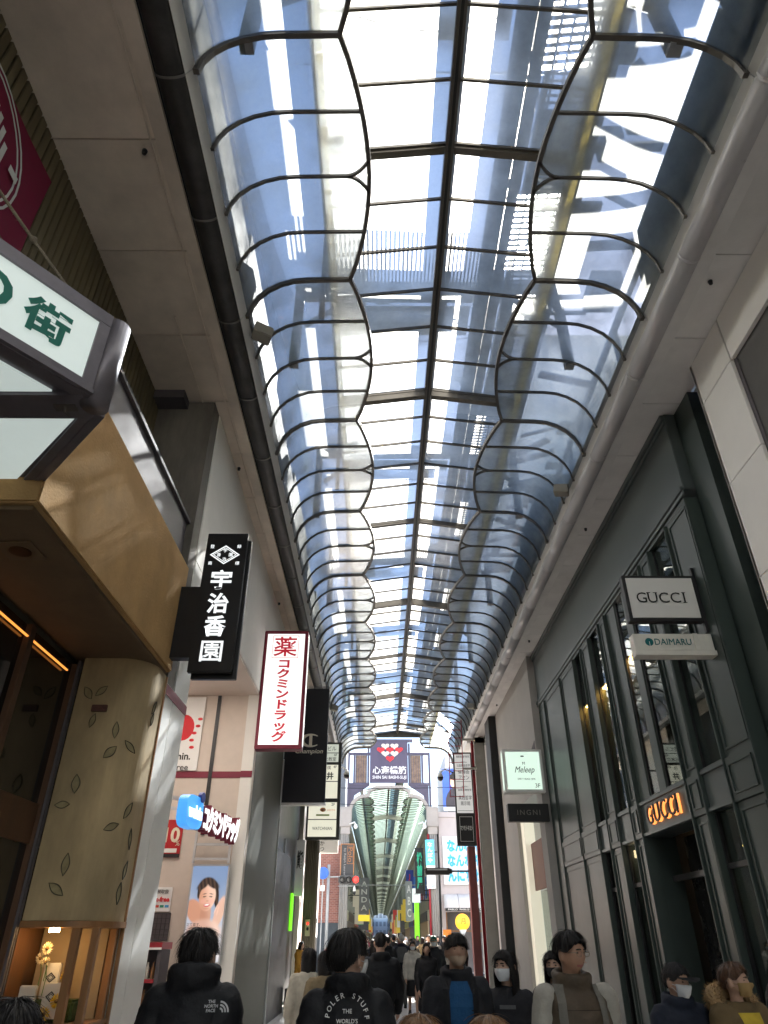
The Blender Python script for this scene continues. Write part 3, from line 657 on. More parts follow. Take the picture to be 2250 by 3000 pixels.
# wall posters in the drugstore
def poster(name, label, x0, x1, z0, z1, y, mat, cat='poster'):
    t = T(name, label, cat, ((x0+x1)/2, y, z0)); P(t, 'sheet', B(x0, x1, y-.02, y, z0, z1), mat); return t
t = poster('discount_poster', 'red poster with a large cream percentage figure on the drugstore wall', -4.10, -3.70, 2.92, 3.56, 14.08, M('red_poster', (.45, .015, .02), .5))
letters(t, '10', M('cream_print', (.8, .72, .55), .6), (-3.88, 14.058, 3.30), ht=.26, bold=.03); letters(t, '%', MATS['cream_print'], (-3.76, 14.058, 3.16), ht=.09)
P(t, 'price_box', B(-4.0, -3.76, 14.054, 14.059, 3.0, 3.07), WHITE); P(t, 'dark_strip', B(-4.10, -3.70, 14.054, 14.059, 2.92, 2.98), BLK)
t = poster('tax_free_sign', 'white sign with red tax-free lettering and small card logos', -4.12, -3.73, 2.06, 2.44, 14.08, WHITE, 'sign')
letters(t, 'tax-free', REDP, (-3.93, 14.058, 2.25), wd=.34, bold=.03); letters(t, '免税取扱', BLK, (-3.93, 14.058, 2.37), wd=.28)
for k in range(4): P(t, 'card_logo', B(-4.09+k*.088, -4.02+k*.088, 14.055, 14.059, 2.12, 2.16), M('card_logo_%d' % k, [(.05, .1, .4), (.5, .05, .03), (.02, .25, .15), (.05, .3, .6)][k], .5))
# cosmetics poster with a smiling face (flat print built from flat shapes)
t = T('cosmetics_poster', 'tall lit cosmetics poster with a smiling dark haired woman', 'poster', (-3.05, 13.95, 1.3))
P(t, 'frame', B(-3.40, -2.71, 13.93, 13.98, 1.28, 2.80), M('silver_frame', (.55, .55, .56), .35, .6))
def painted(th, name, fn, x0, x1, z0, z1, y, nx, nz, glow=.2):
    """a printed picture: colours on a fine flat grid, fn(u, v) -> rgb with u, v from 0 to 1"""
    me = bpy.data.meshes.new(name); vs = [(x0+(x1-x0)*i/nx, y, z0+(z1-z0)*j/nz) for j in range(nz+1) for i in range(nx+1)]
    me.from_pydata(vs, [], [(j*(nx+1)+i, j*(nx+1)+i+1, (j+1)*(nx+1)+i+1, (j+1)*(nx+1)+i) for j in range(nz) for i in range(nx)])
    at = me.color_attributes.new('print', 'FLOAT_COLOR', 'POINT'); c = []
    for j in range(nz+1):
        for i in range(nx+1): c += [*fn(i/nx, j/nz), 1]
    at.data.foreach_set('color', c)
    m = M('printed_sheet_'+name, (.5, .5, .5), .35, 0, 0); t_ = m.node_tree; a_ = t_.nodes.new('ShaderNodeAttribute'); a_.attribute_name = 'print'; b_ = t_.nodes['Principled BSDF']
    t_.links.new(a_.outputs['Color'], b_.inputs['Base Color']); t_.links.new(a_.outputs['Color'], b_.inputs['Emission Color']); b_.inputs['Emission Strength'].default_value = glow
    return P(th, name, me, m)
def sst(a, b, x): t_ = min(1, max(0, (x-a)/(b-a))); return t_*t_*(3-2*t_)
def mixc(a, b, t_): return tuple(p+(q-p)*t_ for p, q in zip(a, b))
def portrait(u, v):
    x, z = (u-.5)*.63, (v-.5)*1.46; k = lambda cx, cz, rx, rz, r=0., s=.12: 1-sst(1-s, 1+s, math.hypot(((x-cx)*math.cos(r)+(z-cz)*math.sin(r))/rx, (-(x-cx)*math.sin(r)+(z-cz)*math.cos(r))/rz))
    c = mixc((.58, .63, .72), (.20, .30, .50), sst(.2, 1, v+.15*math.sin(3*u)))
    sk = mixc((.62, .33, .22), (.86, .60, .48), sst(-.12, .10, x+.25*(z-.25)))
    hair = mixc((.012, .008, .008), (.09, .055, .04), .5+.5*math.sin(90*x+25*z))
    c = mixc(c, hair, max(k(-.01, .40, .165, .15, -.1), k(.155, .27, .045, .20, .12), k(-.145, .33, .04, .12, -.1)))
    c = mixc(c, mixc(sk, (.45, .2, .13), .25), max(k(-.2, .02, .13, .2, .5), k(.24, 0, .08, .26, -.25)))
    c = mixc(c, mixc(sk, (.4, .18, .12), .45), k(.0, -.05, .095, .26)); c = mixc(c, mixc(sk, (.75, .72, .74), .2), k(0, -.3, .3, .2, 0, .2))
    c = mixc(c, (.80, .78, .80), k(0, -.55, .36, .25, 0, .25))
    c = mixc(c, sk, k(.0, .235, .145, .215, -.1, .06))
    c = mixc(c, (.80, .42, .36), .45*max(k(-.07, .17, .05, .04, 0, .6), k(.075, .17, .05, .04, 0, .6)))
    c = mixc(c, hair, max(k(-.10, .43, .12, .06, .65, .25), k(.07, .445, .13, .06, -.5, .25)))
    for s in (-1, 1):
        c = mixc(c, (.03, .015, .012), k(s*.055+.005, .245, .030, .0085, s*-.12, .3)); c = mixc(c, (.06, .03, .02), .85*k(s*.06+.005, .287, .036, .0065, s*-.2, .4))
    c = mixc(c, (.50, .24, .17), .6*k(.008, .178, .022, .010, 0, .5)); c = mixc(c, (.62, .12, .15), k(.006, .112, .055, .026, .08, .15)); c = mixc(c, (.93, .9, .88), k(.006, .118, .042, .012, .08, .2)); c = mixc(c, (.45, .2, .14), .4*k(.01, .06, .05, .012, 0, .8))
    for q in range(4): c = mixc(c, mixc(sk, (.5, .25, .17), .3 if q % 2 else .05), k(.17+.02*q, .05-.012*q, .011, .075, -.35+.1*q, .25))
    for q in (0, 1): c = mixc(c, (.86, .66, .60), .8*k(.10+.10*q, -.50, .035, .2, 0, .15))
    return c
painted(t, 'portrait_print', portrait, -3.37, -2.74, 1.31, 2.77, 13.925, 70, 160, .07)
def flat(th, name, cx, cz, rx, rz, y, mat, rot=0, n=20):
    c, s = math.cos(rot), math.sin(rot)
    return P(th, name, MB().add([(cx+rx*math.cos(a)*c-rz*math.sin(a)*s, y, cz+rx*math.cos(a)*s+rz*math.sin(a)*c) for a in [2*math.pi*k/n for k in range(n)]], [tuple(range(n))]), mat)
SKP = M('print_skin', (.72, .42, .31), .5, 0, .12, 5, emit=(.72, .42, .31), es=.2); SKD = M('print_skin_shadow', (.50, .25, .17), .5, emit=(.5, .25, .17), es=.15); HAP = M('print_hair', (.02, .014, .012), .5)
letters(t, '立て直す、', BLK, (-3.24, 13.912, 1.86), wd=.24, thick=.001); letters(t, 'ハリ・うるおい。', BLK, (-3.19, 13.912, 1.76), wd=.33, thick=.001)
for k in range(2): P(t, 'print_bottle', B(-2.96+k*.1, -2.90+k*.1, 13.9085, 13.9095, 1.35, 1.72), M('print_bottle', (.78, .62, .55), .5))
st = T('steel_rack', 'open steel frame standing above the cosmetics poster', 'rack', (-3.05, 13.9, 2.8))
for x in (-3.38, -2.74): P(st, 'upright', B(x-.02, x+.02, 13.86, 13.90, 2.81, 3.35), MATS['silver_frame'])
for z in (2.86, 3.10, 3.33): P(st, 'bar', B(-3.36, -2.76, 13.865, 13.895, z, z+.04), MATS['silver_frame'])
# drinks cabinet
fr = T('drinks_cabinet', 'red topped drinks cabinet full of bottles in the drugstore', 'cabinet', (-3.85, 13.2, 0))
P(fr, 'case_back', B(-4.3, -3.5, 13.55, 13.62, 0, 1.5), GREYM); P(fr, 'side', B(-3.54, -3.48, 13.0, 13.545, 0, 1.5), GREYM); P(fr, 'side', B(-4.34, -4.28, 13.0, 13.545, 0, 1.5), GREYM)
P(fr, 'top', B(-4.34, -3.48, 12.98, 13.62, 1.504, 1.6), RED); P(fr, 'price_strip', B(-4.34, -3.48, 12.97, 12.979, 1.50, 1.53), WHITE)
for k, z in enumerate((.35, .72, 1.08)): P(fr, 'shelf', B(-4.28, -3.54, 13.0, 13.54, z, z+.02), WHITE); P(fr, 'price_rail', B(-4.28, -3.54, 12.985, 12.998, z-.02, z+.03), RED)
BC = [M('bottle_%d' % k, c, .25) for k, c in enumerate([(.35, .05, .03), (.08, .2, .05), (.5, .35, .08), (.06, .08, .25), (.55, .52, .45), (.25, .12, .05)])]
bm_ = {}
for k in range(3):
    for i in range(8):
        key = random.randrange(6); z = (.37, .74, 1.10)[k]; x = -4.22+i*.088
        if key not in bm_:
            mb = MB(); prf = [(.0, .033), (.15, .033), (.19, .014), (.23, .014)]
            mb.rings([[(r*math.cos(a), r*math.sin(a), q) for a in [2*math.pi*j/10 for j in range(10)]] for q, r in prf]); bm_[key] = mb.mesh('bottle', smooth=True); bm_[key].materials.append(BC[key])
        t = bpy.data.objects.new('bottle', bm_[key]); t.location = (x, 13.1, z+.001); link(t)
        t['label'] = '%s bottle from the left on the %s shelf of the drinks cabinet' % (['first', 'second', 'third', 'fourth', 'fifth', 'sixth', 'seventh', 'eighth'][i], ['lower', 'middle', 'upper'][k]); t['category'] = 'bottle'; t['group'] = 'bottles in the drinks cabinet'
# wire rack panel beside the tax sign
wr = T('wire_panel', 'dark wire grid panel below the tax-free sign', 'grid panel', (-4.0, 14, 1.6))
P(wr, 'board', B(-4.3, -3.7, 14.06, 14.084, 1.62, 2.04), GREYM)
for k in range(9): P(wr, 'wire', B(-4.3+k*.075, -4.294+k*.075, 14.05, 14.056, 1.62, 2.04), BLACK)
for k in range(6): P(wr, 'wire', B(-4.3, -3.7, 14.043, 14.049, 1.62+k*.083, 1.626+k*.083), BLACK)
# channel-letter sign, nearly parallel to the street
ws = T('channel_letter_sign', 'white channel letter drugstore sign with a blue oval plate on steel brackets', 'sign', (-2.6, 11, 2.8))
p0, p1 = Vector((-2.72, 10.0, 3.15)), Vector((-2.40, 12.2, 3.15)); d = (p1-p0).normalized(); n_ = d.cross(Vector((0, 0, 1)))
BLU = M('blue_sign_plate', (.05, .28, .72), .4, 0, 0, emit=(.06, .33, .8), es=.3)
P(ws, 'oval_plate', MB().prism([(.30*math.copysign(abs(math.cos(a))**.55, math.cos(a)), .21*math.copysign(abs(math.sin(a))**.55, math.sin(a))) for a in [2*math.pi*k/28 for k in range(28)]], lambda x, z: p0+d*(.32+x)+n_*.10+Vector((0, 0, z)), lambda x, z: p0+d*(.32+x)-n_*.04+Vector((0, 0, z))), BLU)
P(ws, 'round_badge', MB().prism([(.07*math.cos(a), .07*math.sin(a)) for a in [2*math.pi*k/18 for k in range(18)]], lambda x, z: p0+d*(.52+x)+n_*.12+Vector((0, 0, z+.22)), lambda x, z: p0+d*(.52+x)+n_*.06+Vector((0, 0, z+.22))), M('navy_badge', (.03, .05, .22), .4))
LITW = M('lit_white_letter', (.85, .85, .85), .5, 0, 0, emit=(1, 1, 1), es=.5)
P(ws, 'lettering', fit_text('welcia', p0+d*.32+n_*.105, d, ZE, .50, .17, bold=.03, thick=.01), LITW)
dark = text_mesh('コクミンドラッグ', bold=.05, extrude=.5)
lo = p0+d*1.45+Vector((0, 0, -.02))
P(ws, 'letter_backing', fit_text('コクミンドラッグ', lo+n_*.0, d, ZE, 1.62, .42, bold=.09, thick=.10), BURG)
P(ws, 'lettering', fit_text('コクミンドラッグ', lo+n_*.102, d, ZE, 1.56, .36, bold=.045, thick=.012), LITW)
for z in (-.16, .16): P(ws, 'bracket_rail', MB().sweep([p0+d*.1-n_*.03+Vector((0, 0, z)), p1-n_*.03+Vector((0, 0, z))], (0, 0, 1), .04, .04), MATS['silver_frame'])
for q in (.3, 1.9): P(ws, 'bracket_arm', MB().sweep([p0+d*q-n_*.05+Vector((0, 0, .16)), p0+d*q-n_*1.2+Vector((0, 0, .35))], (0, 0, 1), .05, .05), MATS['silver_frame'])
P(ws, 'bracket_post', B(-4.2, -4.15, 10.0, 10.05, 0, 3.7), MATS['silver_frame']); P(ws, 'bracket_post', B(-3.75, -3.70, 11.9, 11.95, 0, 3.7), MATS['silver_frame'])

# lit vertical drugstore sign
kk = T('pharmacy_sign', 'tall lit white projecting sign with dark red characters and burgundy frame', 'sign', (-2.0, 14, 4.85))
P(kk, 'case', B(-2.50, -1.555, 13.99, 14.25, 4.85, 7.35), BURG, bevel=.01); P(kk, 'lit_face', B(-2.43, -1.625, 13.978, 13.989, 4.93, 7.27), WLIT)
P(kk, 'side_face', B(-1.554, -1.548, 14.04, 14.20, 4.93, 7.27), WLIT)
DRED = M('dark_red_lettering', (.40, .01, .03), .5, 0, 0, emit=(.20, .004, .012), es=.5)
letters(kk, '薬', DRED, (-2.03, 13.976, 6.98), wd=.50, ht=.44, bold=.012, name='character')
bx_ = MB(); 
for a in ((-2.31, -1.75, 7.22, 7.228), (-2.31, -1.75, 6.725, 6.733)): bx_.box(a[0], a[1], 13.970, 13.977, a[2], a[3])
for a in (-2.31, -1.758): bx_.box(a, a+.008, 13.970, 13.977, 6.734, 7.219)
P(kk, 'character_box', bx_, DRED)
letters(kk, 'コクミンドラッグ', DRED, (-2.03, 13.976, 5.83), wd=.30, ht=1.70, bold=.04, vertical=True, gap=1.0)

# black sportswear banner
ch = T('black_banner_sign', 'tall black projecting banner sign with a cream script logo', 'sign', (-1.95, 18.5, 4.5))
P(ch, 'board', B(-2.5, -1.38, 18.47, 18.60, 4.56, 7.48), M('black_banner', (.010, .010, .014), .55, 0, .2), bevel=.008); P(ch, 'base_rail', B(-2.52, -1.36, 18.44, 18.63, 4.50, 4.556), MATS['silver_frame'])
mb = MB()
for k in range(34): mb.box(-2.49+k*.033, -2.475+k*.033, 18.5, 18.55, 7.481, 7.56)
P(ch, 'bird_spikes', mb, BLACK, kind='stuff')
CRM = M('cream_logo', (.82, .76, .62), .6)
def arc2(cx, cz, rx, rz, a0, a1, w0, w1, y, n=24):
    rs = []
    for k in range(n+1):
        a = a0+(a1-a0)*k/n; f = 1-(w0+(w1-w0)*math.sin(math.pi*k/n))
        rs.append([(cx+rx*math.cos(a), y, cz+rz*math.sin(a)), (cx+rx*f*math.cos(a), y, cz+rz*f*math.sin(a))])
    return MB().rings(rs, False, False)
P(ch, 'logo', arc2(-1.83, 6.09, .27, .175, R(42), R(318), .12, .42, 18.462), CRM)
P(ch, 'logo', B(-1.86, -1.78, 18.460, 18.466, 5.94, 6.24), CRM)
letters(ch, 'Champion', CRM, (-1.84, 18.467, 5.80), wd=.72, ht=.15, shear=.3, bold=.012)

# dark building beyond the drugstore
db = T('black_clad_building', 'black clad shop building between the drugstore and the crossing', 'building', (-2.9, 24, 0))
P(db, 'wall', B(-6.4, -2.85, 18.47, 26.6, 0, 8.55), M('black_cladding', (.016, .016, .018), .35, 0, .2, 1))
P(db, 'plinth', B(-2.84, -2.55, 18.5, 22.2, 0, 3.6), M('charcoal_panel', (.022, .022, .025), .5, 0, .2))
P(db, 'edge_trim', B(-2.849, -2.80, 22.6, 22.66, 0, 4.2), MATS['silver_frame'])
P(db, 'lime_strip', B(-2.849, -2.80, 25.2, 25.7, 1.86, 2.9), M('lime_lit_strip', (.2, .8, .02), .5, 0, 0, emit=(.18, .85, .02), es=.4))
P(db, 'far_wall', B(-6.4, -2.7, 26.61, 33.4, 0, 8.55), WWALL)
P(db, 'shop_opening', B(-2.699, -2.69, 27.2, 31.5, 0, 2.7), M('pink_lit_shop', (.7, .45, .38), .6, 0, .2, emit=(.9, .55, .45), es=.25))
pc = T('ribbed_column', 'olive ribbed column with bundled pipes at the left of the crossing', 'column', (-2.28, 26, 0))
P(pc, 'core', B(-2.52, -2.12, 26.0, 26.5, 0, 8.54), M('olive_column', (.115, .10, .07), .6, 0, .15, streak=.2))
for k in range(7): P(pc, 'rib', MB().tube([(-2.49+k*.057, 25.985, 0), (-2.49+k*.057, 25.985, 8.54)], .024, 8), MATS['olive_column'], smooth=True)
for k in range(6): P(pc, 'rib', MB().tube([(-2.105, 26.05+k*.08, 0), (-2.105, 26.05+k*.08, 8.54)], .024, 8), MATS['olive_column'], smooth=True)
bx = P(pc, 'button_box', B(-2.40, -2.24, 25.90, 25.96, 1.72, 2.18), M('box_beige', (.45, .40, .28), .6)); P(bx, 'red_lamp', MB().ell((-2.32, 25.895, 2.07), .045, .03, .045), M('red_lamp', (.7, .02, .02), .3, 0, 0, emit=(1, .05, .03), es=.6), smooth=True); P(bx, 'black_button', MB().ell((-2.32, 25.895, 1.92), .04, .03, .05), BLACK, smooth=True)
cs = T('calligraphy_sign', 'white sign with black brush strokes beside the ribbed column', 'sign', (-2.62, 25.6, 2.8))
P(cs, 'board', B(-2.80, -2.53, 25.6, 25.7, 2.84, 4.5), WHITE); letters(cs, '鮨', BLK, (-2.66, 25.598, 3.9), wd=.2, ht=.55, bold=.03)

# multi-tenant directory sign
ds = T('directory_sign', 'tall lit directory sign of stacked cream tenant panels left of the gate', 'sign', (-1.95, 26, 4.5))
P(ds, 'frame', B(-2.54, -1.38, 25.70, 25.90, 4.52, 7.76), M('dark_sign_frame', (.05, .048, .045), .5), bevel=.01)
DP = M('lit_cream_panel', (.75, .72, .58), .5, 0, .04, 2, emit=(.86, .84, .68), es=.26); DP2 = M('lit_grey_panel', (.6, .62, .55), .5, 0, .04, 2, emit=(.6, .64, .55), es=.25)
for za, zb, m_ in ((7.40, 7.69, DP2), (7.07, 7.37, DP2), (6.42, 6.97, DP), (5.84, 6.39, DP), (5.17, 5.71, DP), (4.61, 5.14, DP)): P(ds, 'panel', B(-2.47, -1.49, 25.69, 25.699, za, zb), m_)
letters(ds, '心斎橋ビル', BLK, (-2.0, 25.688, 7.54), wd=.84, ht=.17); letters(ds, '着付文化教室', BLK, (-2.0, 25.688, 7.17), wd=.86, ht=.14); letters(ds, '4F', BLK, (-1.60, 25.688, 7.31), ht=.09)
letters(ds, '祺', BLK, (-1.82, 25.688, 6.87), ht=.13); letters(ds, '4F', BLK, (-1.60, 25.688, 6.90), ht=.09); letters(ds, '井', BLK, (-1.77, 25.688, 6.59), ht=.26, bold=.03)
letters(ds, '2F', BLK, (-1.62, 25.688, 5.64), ht=.09); P(ds, 'orange_dot', MB().ell((-1.97, 25.688, 5.47), .10, .004, .07), M('orange_print', (.75, .25, .03), .6)); letters(ds, 'WE', WHITE, (-1.97, 25.683, 5.47), ht=.06); P(ds, 'green_pill', B(-2.2, -1.74, 25.684, 25.689, 5.27, 5.32), M('green_pill', (.25, .38, .06), .6))
letters(ds, 'おおさか', MATS['orange_print'], (-1.68, 25.688, 5.46), wd=.28); letters(ds, 'WATCHNIAN', BLK, (-1.97, 25.688, 4.87), wd=.68, ht=.10)
ks = T('cutlet_sign', 'small white sign with vertical brush characters below the directory sign', 'sign', (-1.9, 29, 4.4))
P(ks, 'board', B(-2.5, -1.58, 28.9, 29.1, 4.42, 4.95), WHITE); letters(ks, 'かつ', BLK, (-2.18, 28.898, 4.66), ht=.34, vertical=True); P(ks, 'arm', B(-2.7, -2.5, 28.95, 29.05, 4.6, 4.7), BLACK)
# ------------------------------------------------------------------ right side: pale wall and department store
STONE = M('pale_stone', (.80, .78, .75), .6, 0, .05, .8, .05, 40)
pw = T('pale_stone_building', 'pale stone building at the right edge with dark ribbed windows', 'building', (4.6, 3, 0))
P(pw, 'rear_wall', B(4.46, 9, -30, -8.01, 0, 11.0), STONE)
P(pw, 'wall_core', B(4.46, 9, -8, 7.05, 0, 8.54), M('joint_dark', (.12, .115, .11), .8))
def stone(y0, y1, z0, z1): P(pw, 'stone_panel', B(4.40, 4.455, y0+.004, y1-.004, z0+.004, z1-.004), STONE, bevel=.004)
zz = [0, 1.3, 2.6, 3.9, 5.2, 6.5, 7.82, 8.54]
for i in range(len(zz)-1):
    stone(6.22, 7.10, zz[i], zz[i+1])
    for ya in (-2.2, -.1, 2.0, 4.1):
        if zz[i] >= 7.8 or zz[i] < 2.6: stone(ya, ya+2.1, zz[i], zz[i+1])
P(pw, 'stone_return', B(4.40, 8.9, 7.052, 7.10, 0, 8.54), STONE)
for k, ya in enumerate((-2.2, 2.0)):
    wd_ = P(pw, 'window', B(4.62, 4.66, ya+.05, ya+4.15, 2.62, 7.8), DGLASS)
    P(wd_, 'frame', B(4.44, 4.66, ya+4.155, ya+4.215, 2.62, 7.8), GREYM); P(wd_, 'frame', B(4.5, 4.66, ya+1.9, ya+1.96, 2.62, 7.8), BLACK)
    for j in range(14): P(wd_, 'ribbed_slat', B(4.585, 4.61, ya+3.0+j*.075, ya+3.045+j*.075, 2.62, 7.8), BLACK)
P(pw, 'upper_storeys', B(4.66, 9, -8, 7.1, 8.61, 11.5), STONE)

GUC = M('dark_green_panel', (.044, .060, .055), .36, 0, .15, 1.2, streak=.4)
GUCL = M('grey_green_frieze', (.075, .092, .092), .34, 0, .12, .8, streak=.4)
dg = T('department_store', 'dark green panelled department store with a deep frieze and tall bay windows', 'department store', (4.6, 13, 0))
FX = 4.38
P(dg, 'corner_return', B(4.7, 5.2, 7.12, 8.10, 0, 8.54), M('navy_return', (.055, .055, .075), .5)); P(dg, 'corner_pier', B(4.55, 5.2, 7.60, 8.12, 0, 8.54), GUC)
P(dg, 'frieze', B(FX, 5.2, 8.12, 18.75, 7.15, 8.545), GUCL, bevel=.01)
for z0_, z1_, x0_ in ((7.13, 7.20, 4.33), (7.06, 7.128, 4.35), (8.36, 8.42, 4.35), (8.425, 8.53, 4.32)): P(dg, 'cornice_moulding', B(x0_, FX-.001, 8.12, 18.78, z0_, z1_), GUCL, bevel=.008)
P(dg, 'recess_ceiling', B(FX, 5.2, 8.2, 18.7, 7.0, 7.055), GUC)
P(dg, 'upper_storeys', B(4.7, 12, 13.8, 33, 8.61, 16.3), STONE); P(dg, 'upper_storeys', B(4.7, 12, 7.12, 13.79, 8.61, 11.0), STONE)
def panelled(y0, y1, z0, z1, x=FX, d=.0, nm='pilaster', dep=.45):
    o = P(dg, nm, B(x, x+dep, y0, y1, z0, z1), GUC, bevel=.006)
    m = .08
    if y1-y0 > .3:
        mb = MB()
        for a in ((y0+m, y1-m, z0+m, z0+m+.025), (y0+m, y1-m, z1-m-.025, z1-m), (y0+m, y0+m+.025, z0+m+.026, z1-m-.026), (y1-m-.025, y1-m, z0+m+.026, z1-m-.026)): mb.box(x-.018, x-.001, *a)
        P(o, 'panel_moulding', mb, GUC)
    return o
# pilasters (y ranges) over the two storeys
pil = [(8.14, 8.92), (9.74, 10.20), (12.32, 12.72), (13.52, 14.12), (14.82, 16.1), (16.14, 17.9)]
for a, b in pil:
    panelled(a, b, 3.585, 7.0, dep=.5); panelled(a, b, .0, 3.06, dep=.5); panelled(a, b, 3.065, 3.58, x=FX-.03, dep=.5)
panelled(17.95, 18.75, 0, 7.0, dep=.3)
for y0_, y1_ in ((11.05, 11.34), (11.80, 12.28)): P(dg, 'mullion', B(FX+.02, FX+.5, y0_, y1_, 3.585, 7.0), GUC, bevel=.008)
for a in pil:
    for q in (a[0]-.035, a[1]): P(dg, 'edge_moulding', B(FX-.05, FX+.15, q, q+.033, 0, 7.0), GUC, bevel=.008)
ledg = [(8.95, 9.72), (10.22, 12.30), (12.74, 13.50), (14.14, 14.80)]
for i, (a, b) in enumerate(ledg):
    P(dg, 'band', B(FX+.01, FX+.45, a+.01, b-.01, 3.065, 3.575), GUCL, bevel=.006)
    P(dg, 'band_moulding', B(FX-.025, FX+.009, a+.01, b-.01, 3.07, 3.115), GUCL); P(dg, 'band_moulding', B(FX-.025, FX+.009, a+.01, b-.01, 3.53, 3.574), GUCL)
wins = [(8.93, 9.73), (10.22, 11.04), (11.35, 11.79), (12.74, 13.50), (14.14, 14.80)]
GOLD = M('gold_curtain', (.42, .24, .05), .5, .3, .35, 30, streak=.03)
WGL = bpy.data.materials.new('reflecting_window_glass'); WGL.use_nodes = True; MATS['reflecting_window_glass'] = WGL
def glass_mix(m, k=.28, tint=(.75, .8, .78)):
    t = m.node_tree; t.nodes.clear(); N = t.nodes.new
    tr = N('ShaderNodeBsdfTransparent'); tr.inputs[0].default_value = (*tint, 1); gl = N('ShaderNodeBsdfGlossy'); gl.inputs['Roughness'].default_value = .02
    lw = N('ShaderNodeLayerWeight'); lw.inputs[0].default_value = .5; mr = N('ShaderNodeMapRange'); mr.inputs['To Min'].default_value = k; mr.inputs['To Max'].default_value = .45
    mx = N('ShaderNodeMixShader'); o = N('ShaderNodeOutputMaterial')
    t.links.new(lw.outputs['Fresnel'], mr.inputs[0]); t.links.new(mr.outputs[0], mx.inputs[0]); t.links.new(tr.outputs[0], mx.inputs[1]); t.links.new(gl.outputs[0], mx.inputs[2]); t.links.new(mx.outputs[0], o.inputs[0])
glass_mix(WGL, .10)
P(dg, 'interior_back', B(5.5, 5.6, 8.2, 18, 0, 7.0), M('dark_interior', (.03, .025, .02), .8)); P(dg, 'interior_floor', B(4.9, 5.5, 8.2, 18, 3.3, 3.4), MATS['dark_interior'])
for i, (a, b) in enumerate(wins):
    o = P(dg, 'window', B(FX+.06, FX+.066, a, b, 3.58, 6.995), WGL)
    P(o, 'window_frame', B(FX+.04, FX+.075, a, a+.04, 3.60, 6.99), BLACK); P(o, 'window_frame', B(FX+.04, FX+.075, b-.04, b, 3.60, 6.99), BLACK)
    P(o, 'sill', B(FX-.01, FX+.07, a, b, 3.579, 3.60), GUC)
    if i in (2, 3, 4):
        P(o, 'curtain', B(FX+.20, FX+.22, a+.02, b-.02, 3.6, 5.88), GOLD)
        P(o, 'cove_light', B(FX+.10, FX+.19, a+.04, b-.04, 5.90, 5.92), M('warm_cove_light', (1, .6, .2), .5, 0, 0, emit=(1, .50, .12), es=22.0))
        P(o, 'light_shelf', B(FX+.08, FX+.3, a, b, 5.925, 5.95), BLACK)
for a, b in ((8.95, 9.72), (12.74, 13.50), (14.14, 14.80)):
    o = P(dg, 'shop_window', B(FX+.08, FX+.086, a, b, 0, 3.06), WGL)
    P(o, 'window_frame', B(FX+.05, FX+.1, a, a+.06, 0, 3.06), BLACK); P(o, 'window_frame', B(FX+.05, FX+.1, b-.06, b, 0, 3.06), BLACK); P(o, 'transom', B(FX+.05, FX+.1, a+.065, b-.065, 2.4, 2.46), BLACK)
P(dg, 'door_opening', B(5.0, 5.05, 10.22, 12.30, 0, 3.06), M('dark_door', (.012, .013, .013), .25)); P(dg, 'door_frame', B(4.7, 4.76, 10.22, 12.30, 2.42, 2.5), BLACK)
P(dg, 'lit_lintel', B(FX+.15, FX+.3, 12.80, 13.45, 2.86, 2.98), M('warm_shop_light', (1, .7, .4), .5, 0, 0, emit=(1, .7, .4), es=1.3))
# backlit letters on the band
OR = M('orange_halo_light', (1, .4, .1), .5, 0, 0, emit=(1, .30, .07), es=.6)
P(dg, 'letter_glow', fit_text('GUCCI', (FX+.008, 11.27, 3.325), (0, -1, 0), ZE, 1.32, .275, bold=.012, spacing=1.12, thick=.02), OR)
P(dg, 'letter_face', fit_text('GUCCI', (FX-.035, 11.275, 3.33), (0, -1, 0), ZE, 1.30, .27, bold=-.004, spacing=1.12, thick=.02), BLACK)
nl = T('neon_reflection', 'yellow glowing tubes standing in for script neon reflected in the shop window', 'neon reflection', (4.5, 8.3, 2.2))  # glowing tubes modelled in place of a reflection in the window
P(nl, 'tube', MB().tube([(FX+.10, 9.25-.02*math.sin(k*.9)-k*.025, 2.62-.045*k+.05*math.sin(k*1.3)) for k in range(14)], .012, 6), M('reflected_neon_glow', (1, .7, .2), .5, 0, 0, emit=(1, .72, .22), es=2.0))
P(nl, 'ring', MB().tube([(FX+.10, 8.98+.07*math.cos(a), 2.05+.09*math.sin(a)) for a in [2*math.pi*k/14 for k in range(15)]], .012, 6), MATS['reflected_neon_glow'])

# projecting signs on the department store
gs = T('fashion_sign', 'white square projecting sign with black spaced capitals in a black frame', 'sign', (3.9, 8.45, 5.2))
P(gs, 'frame', B(3.34, 4.34, 8.44, 8.56, 5.24, 5.915), BLACK, bevel=.006); P(gs, 'face', B(3.385, 4.295, 8.428, 8.439, 5.285, 5.87), M('white_sign_face', (.72, .71, .69), .5, 0, .03, 2))
P(gs, 'bracket', B(4.341, 4.40, 8.47, 8.53, 5.10, 6.05), BLACK)
for q, x in zip('GUCCI', (3.55, 3.70, 3.855, 4.01, 4.13)): letters(gs, q, BLK, (x, 8.427, 5.575), ht=.15, name='letter', bold=-.006)
for x, z in ((3.655, 5.648), (3.745, 5.648), (4.13, 5.648), (4.13, 5.502)): P(gs, 'letter_serif', B(x-.026, x+.026, 8.418, 8.426, z-.003, z+.003), BLK)
dm = T('store_sign', 'small white projecting sign with teal round emblem below the square sign', 'sign', (3.9, 8.45, 4.76))
P(dm, 'board', B(3.33, 4.37, 8.44, 8.58, 4.83, 5.06), M('ivory_sign', (.70, .68, .62), .5), bevel=.006); P(dm, 'base_rail', B(3.32, 4.38, 8.42, 8.60, 4.76, 4.826), MATS['ivory_sign'], bevel=.004); P(dm, 'end_cap', B(4.12, 4.18, 8.425, 8.439, 4.83, 5.06), MATS['ivory_sign'])
